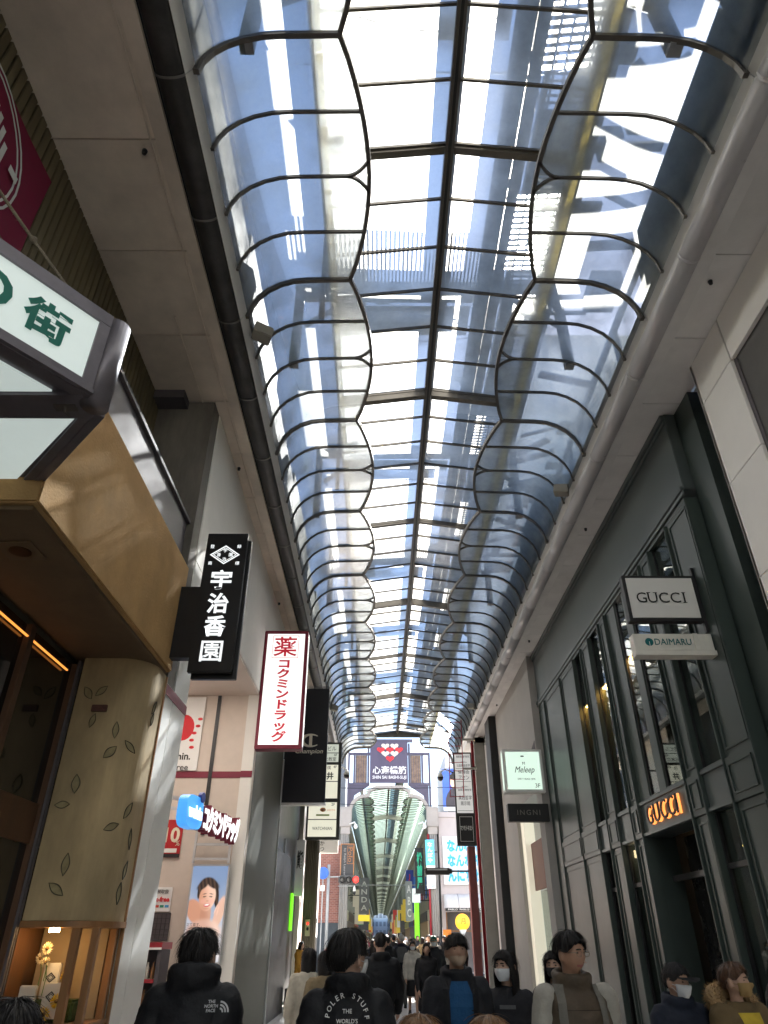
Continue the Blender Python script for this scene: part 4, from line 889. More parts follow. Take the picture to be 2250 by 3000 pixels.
TEAL = M('teal_print', (.0, .13, .14), .5)
P(dm, 'emblem', MB().ell((3.53, 8.438, 4.945), .055, .004, .055, 20, 8), TEAL); P(dm, 'emblem_stem', B(3.527, 3.533, 8.432, 8.436, 4.89, 4.95), WHITE)
letters(dm, 'DAIMARU', TEAL, (3.84, 8.438, 4.945), wd=.48, ht=.085)
ml = T('spa_sign', 'lit pale green box sign with thin script lettering on the right', 'sign', (3.8, 18.7, 4.84))
P(ml, 'case', B(3.25, 4.30, 18.68, 18.95, 4.84, 5.92), WHITE, bevel=.012); PG = M('pale_green_lit', (.65, .8, .7), .5, 0, 0, emit=(.62, .80, .68), es=.34)
P(ml, 'lit_face', B(3.33, 4.22, 18.668, 18.679, 4.92, 5.85), PG); P(ml, 'lit_side', B(3.243, 3.249, 18.73, 18.90, 4.92, 5.85), PG)
letters(ml, 'Meleep', BLK, (3.80, 18.666, 5.38), wd=.52, ht=.20, shear=.35); letters(ml, 'DRY HEAD SPA', BLK, (3.83, 18.666, 5.17), wd=.46, ht=.04); letters(ml, '3F', BLK, (4.10, 18.666, 5.01), ht=.10)
P(ml, 'bird_mark', MB().ell((3.77, 18.664, 5.74), .05, .003, .018), BLK); letters(ml, 'M', BLK, (3.79, 18.666, 5.56), ht=.07)
ig = T('fashion_name_sign', 'black projecting sign with thin grey capitals under the lit box sign', 'sign', (3.8, 18.7, 4.16))
P(ig, 'board', B(3.28, 4.32, 18.70, 18.92, 4.16, 4.58), BLACK, bevel=.008); letters(ig, 'INGNI', M('dim_grey_letters', (.22, .20, .18), .5), (3.80, 18.698, 4.37), wd=.58, ht=.12, spacing=1.3)

# pale building beyond the department store
pb = T('concrete_shop_building', 'pale concrete shop building with a lit doorway beyond the department store', 'building', (4.3, 22, 0))
CONC = M('pale_concrete', (.36, .345, .33), .75, 0, .10, .9, .05, 30)
P(pb, 'wall', B(4.2, 9, 18.8, 24.9, 5.0, 8.54), CONC); P(pb, 'pier', B(4.2, 4.8, 18.8, 19.4, 0, 4.998), CONC); P(pb, 'pier', B(4.2, 4.9, 22.6, 24.9, 0, 4.998), CONC)
P(pb, 'lit_column', B(4.3, 4.6, 22.1, 22.58, 0, 4.998), M('lit_cream_column', (.8, .75, .62), .6, 0, 0, emit=(1, .92, .72), es=.16)); P(pb, 'brown_panel', B(4.45, 4.5, 19.42, 22.08, 2.8, 4.0), M('brown_tile_panel', (.22, .09, .05), .6, 0, .2))
P(pb, 'interior', B(5.4, 5.5, 19.4, 22.1, 0, 4.998), M('pale_lit_interior', (.62, .72, .70), .6, 0, .1, emit=(.6, .75, .72), es=.35)); P(pb, 'glass_door', B(4.6, 4.61, 19.42, 22.08, 0, 2.79), WGL)
letters(pb, 'n', BLK, (5.38, 20.8, 1.9), ht=.3, face='r', shear=.3); P(pb, 'awning_panel', MB().prism([(18.9, 5.6), (21.2, 5.6), (18.9, 6.2)], lambda y, z: (4.19, y, z), lambda y, z: (4.198, y, z)), GREYM)
dc = T('dark_column', 'tall near black column standing beside the concrete building', 'column', (4.1, 25.5, 0))
P(dc, 'shaft', B(3.95, 4.5, 25.0, 26.0, .3, 8.54), BLACK, bevel=.02); P(dc, 'base', B(3.92, 4.53, 24.97, 26.03, 0, .3), BLACK)
cb = T('corner_building', 'shop building at the right corner of the crossing with red pipes', 'building', (4.4, 29, 0))
P(cb, 'wall', B(4.3, 9, 26.1, 33.3, 0, 8.54), CONC); P(cb, 'white_post', B(3.78, 4.2, 28.0, 28.4, 0, 8.54), M('pale_post', (.42, .40, .36), .6), bevel=.01)
P(cb, 'red_pipe', MB().tube([(3.70, 28.05, 0), (3.70, 28.05, 8.5)], .06, 10), RED, smooth=True); P(cb, 'red_cladding', B(3.28, 3.55, 27.9, 28.3, 0, 4.55), M('faded_red_cladding', (.20, .055, .05), .45, 0, .25, 3, streak=.15), bevel=.01)
P(cb, 'eaves_block', B(3.5, 4.5, 28.0, 33.4, 8.30, 8.49), SOFF_R)
rd = T('hanging_directory_sign', 'tall white directory sign of black Japanese text right of the gate', 'sign', (3.2, 28, 4.6))
P(rd, 'frame', B(2.90, 3.62, 27.86, 28.0, 4.56, 7.90), M('dark_sign_frame', (.05, .048, .045)), bevel=.01); LG = M('lit_pale_panel', (.7, .7, .68), .5, 0, .03, 2, emit=(.7, .7, .68), es=.2)
P(rd, 'panel', B(2.95, 3.57, 27.85, 27.859, 5.68, 7.84), LG); P(rd, 'black_panel', B(2.97, 3.57, 27.85, 27.859, 4.64, 5.62), BLACK)
for s_, z, hh, ww in (('倫理実践哲学研究', 7.73, .09, .52), ('一般社団法人', 7.52, .05, .3), ('公益実践哲学', 7.40, .10, .52), ('倫海会', 7.16, .14, .44), ('アセン', 6.95, .16, .40), ('一般社団法人', 6.62, .05, .3), ('会員実践哲学', 6.50, .08, .52), ('実践哲学', 6.22, .16, .50), ('展示館', 6.02, .15, .36)):
    letters(rd, s_, BLK, (3.28, 27.848, z), wd=ww, ht=hh)
for z in (7.26+.02, 6.80, 5.76): P(rd, 'divider', B(2.98, 3.54, 27.843, 27.849, z-.006, z+.006), BLK)
letters(rd, 'マツモトキヨシ', WHITE, (3.27, 27.848, 5.16), wd=.46, ht=.17, bold=.03, shear=.2)
mb = MB(); 
for a in ((3.02, 3.52, 5.54, 5.555), (3.02, 3.52, 4.70, 4.715)): mb.box(a[0], a[1], 27.843, 27.849, a[2], a[3])
for x in (3.02, 3.505): mb.box(x, x+.015, 27.843, 27.849, 4.716, 5.539)
P(rd, 'white_border', mb, WHITE); P(rd, 'bracket', B(3.621, 3.78, 27.9, 27.96, 7.3, 7.36), BLACK)
ld = T('red_ladder', 'thin dark red ladder hanging in front of the right glass', 'ladder', (3.0, 28, 6.2))
for x in (2.72, 3.24): P(ld, 'rail', MB().tube([(x-.03, 27.6, 6.2), (x+.03, 27.6, 10.0-.9)], .018, 6), RED)
for k in range(10): P(ld, 'rung', MB().tube([(2.70, 27.6, 6.22+k*.31), (3.24, 27.6, 6.22+k*.31)], .013, 6), RED)
for z in (7.2, 8.3): P(ld, 'wall_stay', B(3.25, 3.78, 27.58, 27.66, z, z+.07), M('pale_post', (.42, .40, .36)))
fl = T('floodlight', 'long dark floodlight case on a horizontal arm at the right of the crossing', 'floodlight', (2.2, 28, 3.6))
P(fl, 'case', B(1.68, 2.60, 27.9, 28.15, 3.62, 3.84), M('dark_brown_case', (.03, .022, .022), .4), bevel=.03); P(fl, 'lens', B(1.75, 2.48, 27.88, 27.899, 3.76, 3.81), M('pale_lens', (.5, .5, .52), .3)); P(fl, 'arm', MB().tube([(2.6, 28.02, 3.74), (3.29, 28.02, 3.74)], .03, 8), MATS['dark_brown_case']); P(fl, 'joint', MB().ell((2.62, 28.02, 3.74), .06, .09, .09), MATS['dark_brown_case'])
# small loudspeaker boxes on the fascia
def speaker(x, y, z, s, lab):
    t = T('loudspeaker', lab, 'loudspeaker', (x, y, z), 'loudspeakers on the arcade fascia'); SP = M('speaker_grey', (.30, .28, .24), .6)
    P(t, 'box', MB().obox((x, y, z), Vector((.9, -.35*s, -.2)).normalized(), Vector((.35*s, .9, 0)).normalized(), Vector((.15, 0, .95)).normalized(), .13, .10, .09), SP, bevel=.015)
    P(t, 'bracket', MB().tube([(x-s*.0, y+.05, z+.05), (x+s*.18, y+.1, z+.10)], .015, 6), BLACK)
for a in ((-1.62, 6.6, 8.66, -1, 'beige loudspeaker box on the left fascia nearest the camera'), (3.32, 10.35, 8.62, 1, 'beige loudspeaker box on the right fascia nearest the camera'), (-1.62, 24.2, 8.6, -1, 'dark loudspeaker on the left fascia near the gate'), (3.3, 24.5, 8.75, 1, 'pale loudspeaker on the right fascia near the gate')): speaker(*a)
def dome_cam(x, y, z, s, lab):
    t = T('dome_camera', lab, 'camera', (x, y, z), 'dome cameras at the arcade end')
    P(t, 'arm', MB().tube([(x+s*.45, y, z+.2), (x+s*.2, y, z+.32), (x, y, z+.2)], .03, 8), WHITE, smooth=True); P(t, 'housing', MB().tube([(x, y, z+.2), (x, y, z+.02)], [.05, .13], 14), WHITE, smooth=True); P(t, 'dome', MB().ell((x, y, z), .12, .12, .13, 14, 8), M('smoked_dome', (.03, .03, .035), .1), smooth=True)
    P(t, 'mount', B(min(x+s*.45, x+s*1.3), max(x+s*.45, x+s*1.3), y-.03, y+.03, z+.16, z+.22), BLACK)
dome_cam(-1.28, 28, 7.05, -1, 'white dome camera left of the gate panel'); dome_cam(2.41, 28.4, 7.05, 1, 'white dome camera right of the gate panel')
# ------------------------------------------------------------------ the gate across the crossing
GY = 47.0; GC = .62
VIO = M('violet_grey_steel', (.085, .075, .115), .5, .2, .12, 1.5, streak=.3); ARCHW = M('weathered_white_arch', (.33, .30, .285), .6, 0, .10, 1.5)
gt = T('arcade_gate', 'violet steel gate with heart logo panel over the far arcade entrance', 'gate', (GC, GY, 0))
P(gt, 'name_panel', B(-.63, 1.87, GY-.25, GY-.05, 10.23, 12.81), M('violet_panel', (.085, .07, .115), .45, .1, .10, 1.5, streak=.3), bevel=.02)
for x in (-2.08, -1.72, -.80, 1.90, 2.76, 3.22): P(gt, 'post', B(x, x+.13, GY-.12, GY+.12, 8.3 if x in (-2.08, 3.22) else 10.1, 12.75 if x in (-.80, 1.90) else 12.15), VIO)
for z in (12.0, 10.10): P(gt, 'rail', B(-2.079, -.632, GY-.14, GY+.1, z, z+.14), VIO); P(gt, 'rail', B(1.872, 3.349, GY-.14, GY+.1, z, z+.14), VIO)
P(gt, 'rail', B(-.95, 2.2, GY-.2, GY+.05, 12.82, 13.0), VIO)
for x0, x1 in ((-1.58, -.82), (2.04, 2.74)):
    w_ = P(gt, 'window', B(x0, x1, GY+.02, GY+.04, 10.27, 11.98), M('brown_mesh_window', (.20, .13, .09), .35, 0, .45, 5))
    for k in range(5): P(w_, 'lattice', B(x0+.05+k*.155, x0+.075+k*.155, GY-.0, GY+.018, 10.27, 11.98), VIO)
for s, x in ((1, -1.95), (-1, 3.19)): P(gt, 'haunch', MB().prism([(x, 10.1), (x, 8.6), (x+s*.12, 8.6), (x+s*.35, 9.5), (x+s*1.3, 10.1)], lambda a, b: (a, GY-.1, b), lambda a, b: (a, GY+.1, b)), VIO)
path = [(-1.86, 7.6), (-1.86, 8.5)]+[(-1.86+.95*(1-math.cos(a)), 8.5+.95*math.sin(a)) for a in [math.pi/2*k/8 for k in range(1, 9)]]+[(-.72, 9.45), (-.66, 9.75), (-.2, 9.98)]
path = path+[(2*GC-x, z) for x, z in path[::-1]]
P(gt, 'white_arch', MB().sweep([(x, GY, z) for x, z in path], (0, 1, 0), .35, .20), ARCHW)
for x0, x1 in ((-2.5, -1.75), (2.99, 3.74)): P(gt, 'pier_head', B(x0, x1, GY-.3, GY+.3, 7.62, 8.78), ARCHW, bevel=.03); P(gt, 'pier_neck', B(x0+.08, x1-.08, GY-.22, GY+.22, 7.2, 7.615), ARCHW, bevel=.02)
for x0 in (-2.4, 3.1):
    P(gt, 'pier', B(x0, x0+.5, GY-.15, GY+.2, 0, 7.195), M('pale_pier', (.40, .38, .36), .6, 0, .1, streak=.2))
    for k in range(4): P(gt, 'pier_pipe', MB().tube([(x0+.06+k*.13, GY-.18, 0), (x0+.06+k*.13, GY-.18, 7.19)], .035, 8), M('pier_pipe_grey', (.30, .28, .26), .5, .2), smooth=True)
P(gt, 'pier_pipe', MB().tube([(3.05, GY-.25, 0), (3.05, GY-.25, 7.19)], .06, 8), RED, smooth=True)
HRED = M('heart_red', (.62, .03, .04), .4); HWH = M('heart_cream', (.66, .58, .52), .4)
hs = [(k*.36-.36*1, 12.42, 0) for k in (0,)]
def heart(cx, cz, r, mat):
    pts = []
    for k in range(24):
        t = 2*math.pi*k/24; x = 16*math.sin(t)**3; z = 13*math.cos(t)-5*math.cos(2*t)-2*math.cos(3*t)-math.cos(4*t)
        pts.append((cx+x/16*r, cz+z/16*r*.78))
    P(gt, 'heart', MB().prism(pts, lambda a, b: (a, GY-.30, b), lambda a, b: (a, GY-.255, b)), mat)
hx = .69
for cx_, cz_, m_ in ((hx-.30, 12.52, HWH), (hx+.30, 12.52, HWH), (hx-.60, 12.28, HRED), (hx, 12.28, HRED), (hx+.60, 12.28, HRED), (hx-.30, 12.04, HWH), (hx+.30, 12.04, HWH), (hx, 11.72, HRED)): heart(cx_, cz_, .27, m_)
PALE = M('pale_steel_letter', (.72, .70, .74), .4)
letters(gt, '心斎橋筋', PALE, (.65, GY-.255, 11.0), wd=2.2, ht=.5, bold=.02, thick=.05); letters(gt, 'SHIN SAI BASHI-SUJI', PALE, (.65, GY-.255, 10.53), wd=2.2, ht=.25, bold=.015, thick=.05)
for x, lab in ((-1.55, 'white dome camera hanging under the left gate pier head'), (2.75, 'white dome camera hanging under the right gate pier head')):
    t = T('dome_camera', lab, 'camera', (x, GY-.4, 7.5), 'dome cameras at the gate'); P(t, 'arm', MB().tube([(x-.3, GY-.3, 7.75), (x, GY-.45, 7.85), (x+.08, GY-.45, 7.7)], .05, 8), WHITE, smooth=True); P(t, 'dome', MB().ell((x+.08, GY-.45, 7.6), .13, .13, .15), WHITE, smooth=True)

# ------------------------------------------------------------------ far arcade
far = T('far_arcade_roof', 'long scalloped glass roof of the arcade beyond the gate', 'roof', (GC, GY+.3, 0))
FB = 86; fy = GY+.35
for sgn in (-1, 1):
    gm = MB(); q = 8
    rs = [[(x-GC, t/q*BAY, z) for x, z in prof(GC, sgn, hin(t/q), 10)] for t in range(q+1)]
    gme = gm.rings(rs, False, False).mesh('glass_pane', smooth=True); gme.materials.append(G_FARS)
    rm = MB()
    for t in (0, .25, .5, .75): rm.sweep([(x-GC, t*BAY, z) for x, y, z in rib_pts(GC, sgn, 0, hin(t))], (0, 1, 0), .06 if t == 0 else .035, .05)
    rm.sweep([(sgn*hin(k/10), k/10*BAY, ZN+.01) for k in range(11)], (0, 0, 1), .08, .06)
    rme = rm.mesh('rib_set'); rme.materials.append(RIB)
    sm_ = MB().box(*sorted((sgn*2.64, sgn*3.1)), 0, BAY, 8.4, 8.6).mesh('soffit_panel'); sm_.materials.append(SOFF_R)
    lm_ = MB()
    for k in range(3): lm_.box(*sorted((sgn*1.52, sgn*1.56)), 0, BAY, 9.5+k*.14, 9.58+k*.14)
    lme = lm_.mesh('louvre_set'); lme.materials.append(CREAM)
    for b in range(FB):
        for nm, me in (('glass_pane', gme), ('rib_set', rme), ('soffit_panel', sm_), ('louvre_set', lme)):
            o = bpy.data.objects.new(nm, me); o.location = Vector((GC, fy+b*BAY, 0))+off(far); link(o, far)
            if nm in ('rib_set', 'louvre_set'): o['kind'] = 'stuff'
cm = MB().add([(-1.5, 0, ZEV), (0, 0, ZR), (1.5, 0, ZEV), (-1.5, BAY, ZEV), (0, BAY, ZR), (1.5, BAY, ZEV)], [(0, 1, 4, 3), (1, 2, 5, 4)]).mesh('ridge_pane'); cm.materials.append(G_FAR)
pm = MB()
for k in range(4):
    for s in (-1, 1): pm.sweep([(0, k*.755, ZR-.04), (s*1.55, k*.755, ZEV-.04)], (0, 1, 0), .035, .05)
pm.box(-.06, .06, 0, BAY, ZR-.1, ZR-.02); pme = pm.mesh('purlin_set'); pme.materials.append(RIB)
bm2 = MB(); bm2.sweep([(-1.6, 0, 9.75), (0, 0, 9.98), (1.6, 0, 9.75)], (0, 1, 0), .25, .35); bme = bm2.mesh('cross_beam'); bme.materials.append(M('pale_cross_beam', (.45, .44, .40), .6))
for b in range(FB):
    for nm, me in (('ridge_pane', cm), ('purlin_set', pme))+((('cross_beam', bme),) if b % 5 == 4 else ()):
        o = bpy.data.objects.new(nm, me); o.location = Vector((GC, fy+b*BAY, 0))+off(far); link(o, far)
        if nm == 'purlin_set': o['kind'] = 'stuff'
P(far, 'steel_beam', B(GC-2.0, GC-1.75, fy, fy+FB*BAY, 10.5, 10.75), STEEL); P(far, 'steel_beam', B(GC+.5, GC+1.1, fy, fy+FB*BAY, 10.9, 11.0), STEEL); 
# shops lining it
cols = [(.20, .18, .16), (.06, .06, .06), (.26, .25, .23), (.13, .10, .08), (.22, .22, .22), (.05, .055, .06), (.30, .28, .24), (.15, .14, .14)]
SHOPL = [M('lit_shop_%d' % k, c, .5, 0, .3, 1.2, emit=c, es=e) for k, (c, e) in enumerate([((.8, .75, .65), .35), ((.7, .72, .75), .3), ((.75, .55, .35), .3), ((.3, .28, .26), .15)])]
rnd = random.Random(3)
names = ['first', 'second', 'third', 'fourth', 'fifth', 'sixth', 'seventh', 'eighth', 'ninth', 'tenth', 'eleventh', 'twelfth', 'thirteenth', 'fourteenth']
for s, nm in ((-1, 'left'), (1, 'right')):
    xw = GC+s*2.95; y = GY+.6 if s > 0 else GY+.4; k = 0
    while y < GY+FB*BAY and k < 14:
        ln = rnd.uniform(9, 16) if k < 8 else 30
        c = cols[rnd.randrange(len(cols))]; wm = M('shopfront_wall_%d' % cols.index(c), c, .6, 0, .15, 1)
        t = T('shop_building', '%s shop building beyond the gate on the %s side of the far arcade' % (names[k], nm), 'building', (xw, y, 0), 'shops lining the far arcade')
        x0, x1 = sorted((xw, xw+s*4)); h = 8.58
        P(t, 'wall', B(x0, x1, y+.02, y+ln-.02, 3.0, h), wm)
        P(t, 'pier', B(x0, x1, y+.02, y+.6, 0, 2.998), wm)
        xi = sorted((xw+s*.6, xw+s*.7)); P(t, 'shop_interior', B(xi[0], xi[1], y+.61, y+ln-.02, 0, 2.998), SHOPL[rnd.randrange(4)])
        xf = sorted((xw-s*.12, xw-s*.001)); P(t, 'fascia_board', B(xf[0], xf[1], y+.6, y+ln-.4, 2.75, 3.35), M('fascia_col_%d' % (k % 5), [(.5, .48, .42), (.04, .04, .05), (.35, .04, .04), (.05, .12, .3), (.55, .5, .2)][k % 5], .5))
        for q in range(int(ln/3)):
            xq = sorted((xw-s*.03, xw-s*.002)); P(t, 'window', B(xq[0], xq[1], y+1+q*3, y+2.6+q*3, 4.2, 6.4), DGLASS)
        y += ln; k += 1
    P(t, 'party_wall', B(x0, x1, y, y+.3, 0, 8.58), wm)
# projecting signs of the far arcade
def psign(label, x0, x1, z0, z1, y, mat, txt=None, tm=None, vertical=True, frame=None, name='projecting_sign', bold=.02, **k):
    t = T(name, label, 'sign', ((x0+x1)/2, y, z0), 'projecting signs of the far arcade')
    P(t, 'board', B(x0, x1, y, y+.16, z0, z1), mat, bevel=.015)
    if frame:
        mb = MB(); f = .05
        for a in ((x0, x1, z0, z0+f), (x0, x1, z1-f, z1), (x0, x0+f, z0+f+.001, z1-f-.001), (x1-f, x1, z0+f+.001, z1-f-.001)): mb.box(a[0], a[1], y-.02, y-.001, a[2], a[3])
        P(t, 'frame', mb, frame)
    if txt: letters(t, txt, tm, ((x0+x1)/2, y-.002, (z0+z1)/2), wd=(x1-x0)*.62, ht=(z1-z0)*.8, vertical=vertical, bold=bold, **k)
    xw = GC-2.95 if (x0+x1)/2 < GC else GC+2.95
    a, b = sorted((xw, x0 if xw < x0 else x1))
    if b-a > .03: P(t, 'arm', B(a, b, y+.04, y+.1, (z0+z1)/2, (z0+z1)/2+.06), BLACK)
    return t
COPPER = M('copper_trim', (.35, .15, .06), .4, .5)
t = psign('dark grey sign with copper trim and sideways lettering by the left gate pier', -2.36, -1.52, 4.71, 6.61, GY-.6, M('charcoal_sign', (.045, .045, .048), .5), frame=COPPER)
P(t, 'lettering', fit_text('Polo', (-1.76, GY-.603, 6.0), (0, 0, -1), (1, 0, 0), .8, .26), COPPER); P(t, 'lettering', fit_text('by Ralph Lauren', (-2.1, GY-.603, 5.6), (0, 0, -1), (1, 0, 0), 1.5, .16), M('dim_silver_letter', (.30, .29, .28), .5))
mb = MB(); [mb.box(*a) for a in ((-1.95, -1.58, GY-.612, GY-.603, 6.47, 6.49), (-1.95, -1.58, GY-.612, GY-.603, 5.50, 5.52), (-1.95, -1.93, GY-.612, GY-.603, 5.521, 6.469), (-1.60, -1.58, GY-.612, GY-.603, 5.521, 6.469))]
P(t, 'lettering_box', mb, COPPER)
SKYB = M('sky_blue_sign', (.10, .48, .72), .5, 0, 0, emit=(.10, .48, .72), es=.3)
t = psign('tall sky blue sign with white characters by the right gate pier', 2.86, 3.39, 5.43, 6.85, GY-.5, SKYB, 'なんぼや', WHITE, bold=.03)
P(t, 'lower_panel', B(2.88, 3.41, GY-.5, GY-.36, 4.19, 5.425), WHITE, bevel=.01); letters(t, '買取', BLU, (3.14, GY-.503, 5.0), ht=.2); letters(t, '2F', BLU, (3.26, GY-.503, 4.35), ht=.14)
psign('black sign with dark green characters beside the sky blue sign', 2.27, 2.82, 4.01, 6.57, GY+1.2, M('black_green_sign', (.02, .022, .022), .5), '松前屋', M('green_characters', (.02, .30, .17), .5, 0, 0, emit=(.02, .3, .17), es=.3), bold=.045)
t = psign('white rounded box sign on top of the lime green strip', 2.1, 2.6, 3.57, 4.35, GY+2.2, M('pale_box_sign', (.6, .66, .64), .5, 0, 0, emit=(.6, .66, .64), es=.3)); letters(t, 'LESS', BLK, (2.35, GY+2.198, 4.05), ht=.1)
gs_ = T('lime_banner', 'long lime green lit vertical strip beyond the gate', 'banner', (2.35, GY+2, 0)); P(gs_, 'strip', B(2.22, 2.50, GY+2.2, GY+2.35, .3, 3.54), MATS['lime_lit_strip']); P(gs_, 'post', B(2.5, 2.56, GY+2.25, GY+2.33, 0, 3.54), BLACK)
psign('grey sign with white sideways capitals and yellow foot on the left', -1.5, -.75, 3.2, 5.6, GY+12, M('mid_grey_sign', (.22, .22, .24), .5), 'ANDA', WHITE)
P(T('yellow_sign_foot', 'yellow lit strip under the grey sign on the left', 'sign', (-1.1, GY+12, 2.7)), 'strip', B(-1.55, -.7, GY+12, GY+12.16, 2.75, 3.15), M('yellow_lit', (.75, .6, .05), .5, 0, 0, emit=(.75, .6, .05), es=.3))
psign('blue sign with red letters hanging on the right beyond the gate', 1.95, 2.5, 3.2, 5.9, GY+9, M('royal_blue_sign', (.03, .06, .35), .5), 'JAPAN', M('red_letter', (.6, .03, .03), .5))
psign('pale grey tall sign on the right beyond the black one', 1.75, 2.2, 2.6, 4.9, GY+4.5, M('pale_grey_sign', (.30, .32, .32), .5), 'ABC', WHITE)
far_cols = [(.55, .5, .4), (.5, .06, .05), (.08, .08, .09), (.6, .6, .58), (.05, .15, .4), (.7, .5, .08), (.1, .3, .15), (.65, .35, .12)]
k = 0
for i in range(18):
    for s in (-1, 1):
        y = GY+17+i*7+rnd.uniform(-2, 2); wdt = rnd.uniform(.5, .8); hh = rnd.uniform(1.2, 2.4); zc_ = rnd.uniform(3.4, 5.2); q = rnd.randrange(8)
        a = GC+s*(2.8-wdt) if s > 0 else GC-2.8
        t = T('projecting_sign', 'small distant projecting sign, %s on the %s of the far arcade' % (['1st', '2nd', '3rd', '4th', '5th', '6th', '7th', '8th', '9th', '10th', '11th', '12th', '13th', '14th', '15th', '16th', '17th', '18th'][i], 'left' if s < 0 else 'right'), 'sign', (a, y, zc_), 'projecting signs of the far arcade')
        P(t, 'board', B(a, a+wdt, y, y+.2, zc_-hh/2, zc_+hh/2), M('far_sign_%d' % q, far_cols[q], .5, 0, 0, emit=far_cols[q], es=.12))
        P(t, 'arm', B(*sorted((GC+s*2.95, GC+s*2.79)), y+.05, y+.12, zc_, zc_+.08), BLACK)
hb = T('height_bar', 'thin steel bar spanning the far arcade under its roof', 'bar', (.6, GY+6, 4.6)); P(hb, 'bar', MB().tube([(-2.3, GY+6, 4.75), (3.5, GY+6, 4.75)], .04, 6), STEEL)
fg = T('far_end_building', 'pale building front closing the far end of the arcade', 'building', (.6, 330, 0)); P(fg, 'wall', B(-12, 14, 330, 340, 0, 30), M('pale_end_wall', (.66, .68, .72), .6, 0, .1, .2))  # plain pale bluish front
for i in range(5):
    for j in range(5): P(fg, 'window', B(-3+i*1.6, -2+i*1.6, 329.9, 329.99, 3+j*3, 4.6+j*3), M('far_window', (.34, .36, .40), .3))

# ------------------------------------------------------------------ corners of the crossing
def brick_mat():
    m = M('red_brick', (.30, .13, .10), .8, 0, .1); t = m.node_tree; b = t.nodes['Principled BSDF']; N = t.nodes.new
    geo = N('ShaderNodeNewGeometry'); sx = N('ShaderNodeSeparateXYZ'); ad = N('ShaderNodeMath'); cb_ = N('ShaderNodeCombineXYZ'); br = N('ShaderNodeTexBrick')
    br.inputs['Scale'].default_value = 1; br.inputs['Brick Width'].default_value = .24; br.inputs['Row Height'].default_value = .09; br.inputs['Mortar Size'].default_value = .008
    br.inputs['Color1'].default_value = (.30, .12, .09, 1); br.inputs['Color2'].default_value = (.22, .085, .065, 1); br.inputs['Mortar'].default_value = (.34, .24, .21, 1)
    Lk = t.links.new; Lk(geo.outputs['Position'], sx.inputs[0]); Lk(sx.outputs[0], ad.inputs[0]); Lk(sx.outputs[1], ad.inputs[1]); Lk(ad.outputs[0], cb_.inputs[0]); Lk(sx.outputs[2], cb_.inputs[1]); Lk(cb_.outputs[0], br.inputs['Vector']); Lk(br.outputs[0], b.inputs['Base Color'])
    return m
bk = T('brick_building', 'red brick corner building with dark base left of the gate', 'building', (-5, GY, 0))
P(bk, 'wall', B(-14, -2.42, GY+.05, GY+.35, 2.45, 6.6), brick_mat()); P(bk, 'base', B(-14, -2.42, GY+.03, GY+.35, 0, 2.449), M('slate_base', (.05, .06, .07), .6)); P(bk, 'cornice', B(-14, -2.4, GY-.02, GY+.36, 6.602, 6.9), ARCHW); P(bk, 'upper_wall', B(-14, -2.6, GY+.1, GY+.35, 6.902, 9.2), M('grey_upper_wall', (.35, .34, .34), .7))
for x in (-5.2, -8): w_ = P(bk, 'window', B(x, x+1.4, GY+.02, GY+.049, 3.2, 5.4), DGLASS); P(w_, 'sill', B(x-.1, x+1.5, GY-.06, GY+.045, 3.08, 3.195), ARCHW)
wl = T('white_corner_building', 'white sunlit building left of the brick building across the side road', 'building', (-3.5, 34, 0))
P(wl, 'wall', B(-3.05, -2.70, 33.45, 35.0, 0, 6.0), WHITE); P(wl, 'wall', B(-14, -3.06, 33.45, 35.0, 0, 8.0), WHITE)
letters(wl, 'LASTRE', BLK, (-2.698, 34.2, 2.3), wd=.9, face='l'); P(wl, 'dark_panel', B(-2.699, -2.68, 33.6, 34.8, .2, 1.7), BLACK)
# right-hand cafe corner
PINKW = M('pale_pink_wall', (.46, .41, .41), .7, 0, .06, 1)
cf = T('cafe_building', 'pale sunlit cafe building at the right of the gate', 'building', (5, GY, 0))
P(cf, 'wall', B(3.75, 14, GY+.05, GY+.4, 3.0, 8.2), PINKW); P(cf, 'pier', B(3.75, 3.98, GY+.05, GY+.4, 0, 2.999), PINKW); P(cf, 'interior', B(3.98, 14, GY+1.6, GY+1.8, 0, 3.0), M('cafe_wood', (.20, .10, .05), .6, 0, .3)); P(cf, 'cornice', B(3.72, 14, GY-.05, GY+.4, 8.202, 8.5), PINKW)
P(cf, 'window_frame', B(4.0, 4.06, GY+.1, GY+.2, 0, 2.99), WOODL); P(cf, 'window_frame', B(5.5, 5.56, GY+.1, GY+.2, 0, 2.99), WOODL); P(cf, 'window_frame', B(3.99, 14, GY+.1, GY+.2, 2.0, 2.06), WOODL)
P(cf, 'roof_room', B(4.4, 14, GY+.6, GY+8, 8.5, 12.2), M('white_tower_wall', (.60, .58, .60), .6))
bdd = T('blue_character_board', 'white pinstriped board with big sky blue characters on the cafe wall', 'sign', (5, GY, 4.4))
P(bdd, 'board', B(3.95, 6.2, GY-.1, GY+.04, 4.43, 7.08), WHITE)
for k in range(28): P(bdd, 'pinstripe', B(4.0+k*.08, 4.018+k*.08, GY-.106, GY-.101, 4.55, 6.95), M('pinstripe_blue', (.25, .3, .55), .6))
for i, rw in enumerate(('なんなん', 'なんなん', 'んにちわ')): letters(bdd, rw, M('sky_blue_print', (.05, .45, .75), .5), (5.25, GY-.108, 6.55-i*.82), wd=2.1, ht=.68, bold=.05)
ad_ = T('billboard', 'blue rooftop billboard with a suited figure right of the gate', 'billboard', (5, GY, 8.5))
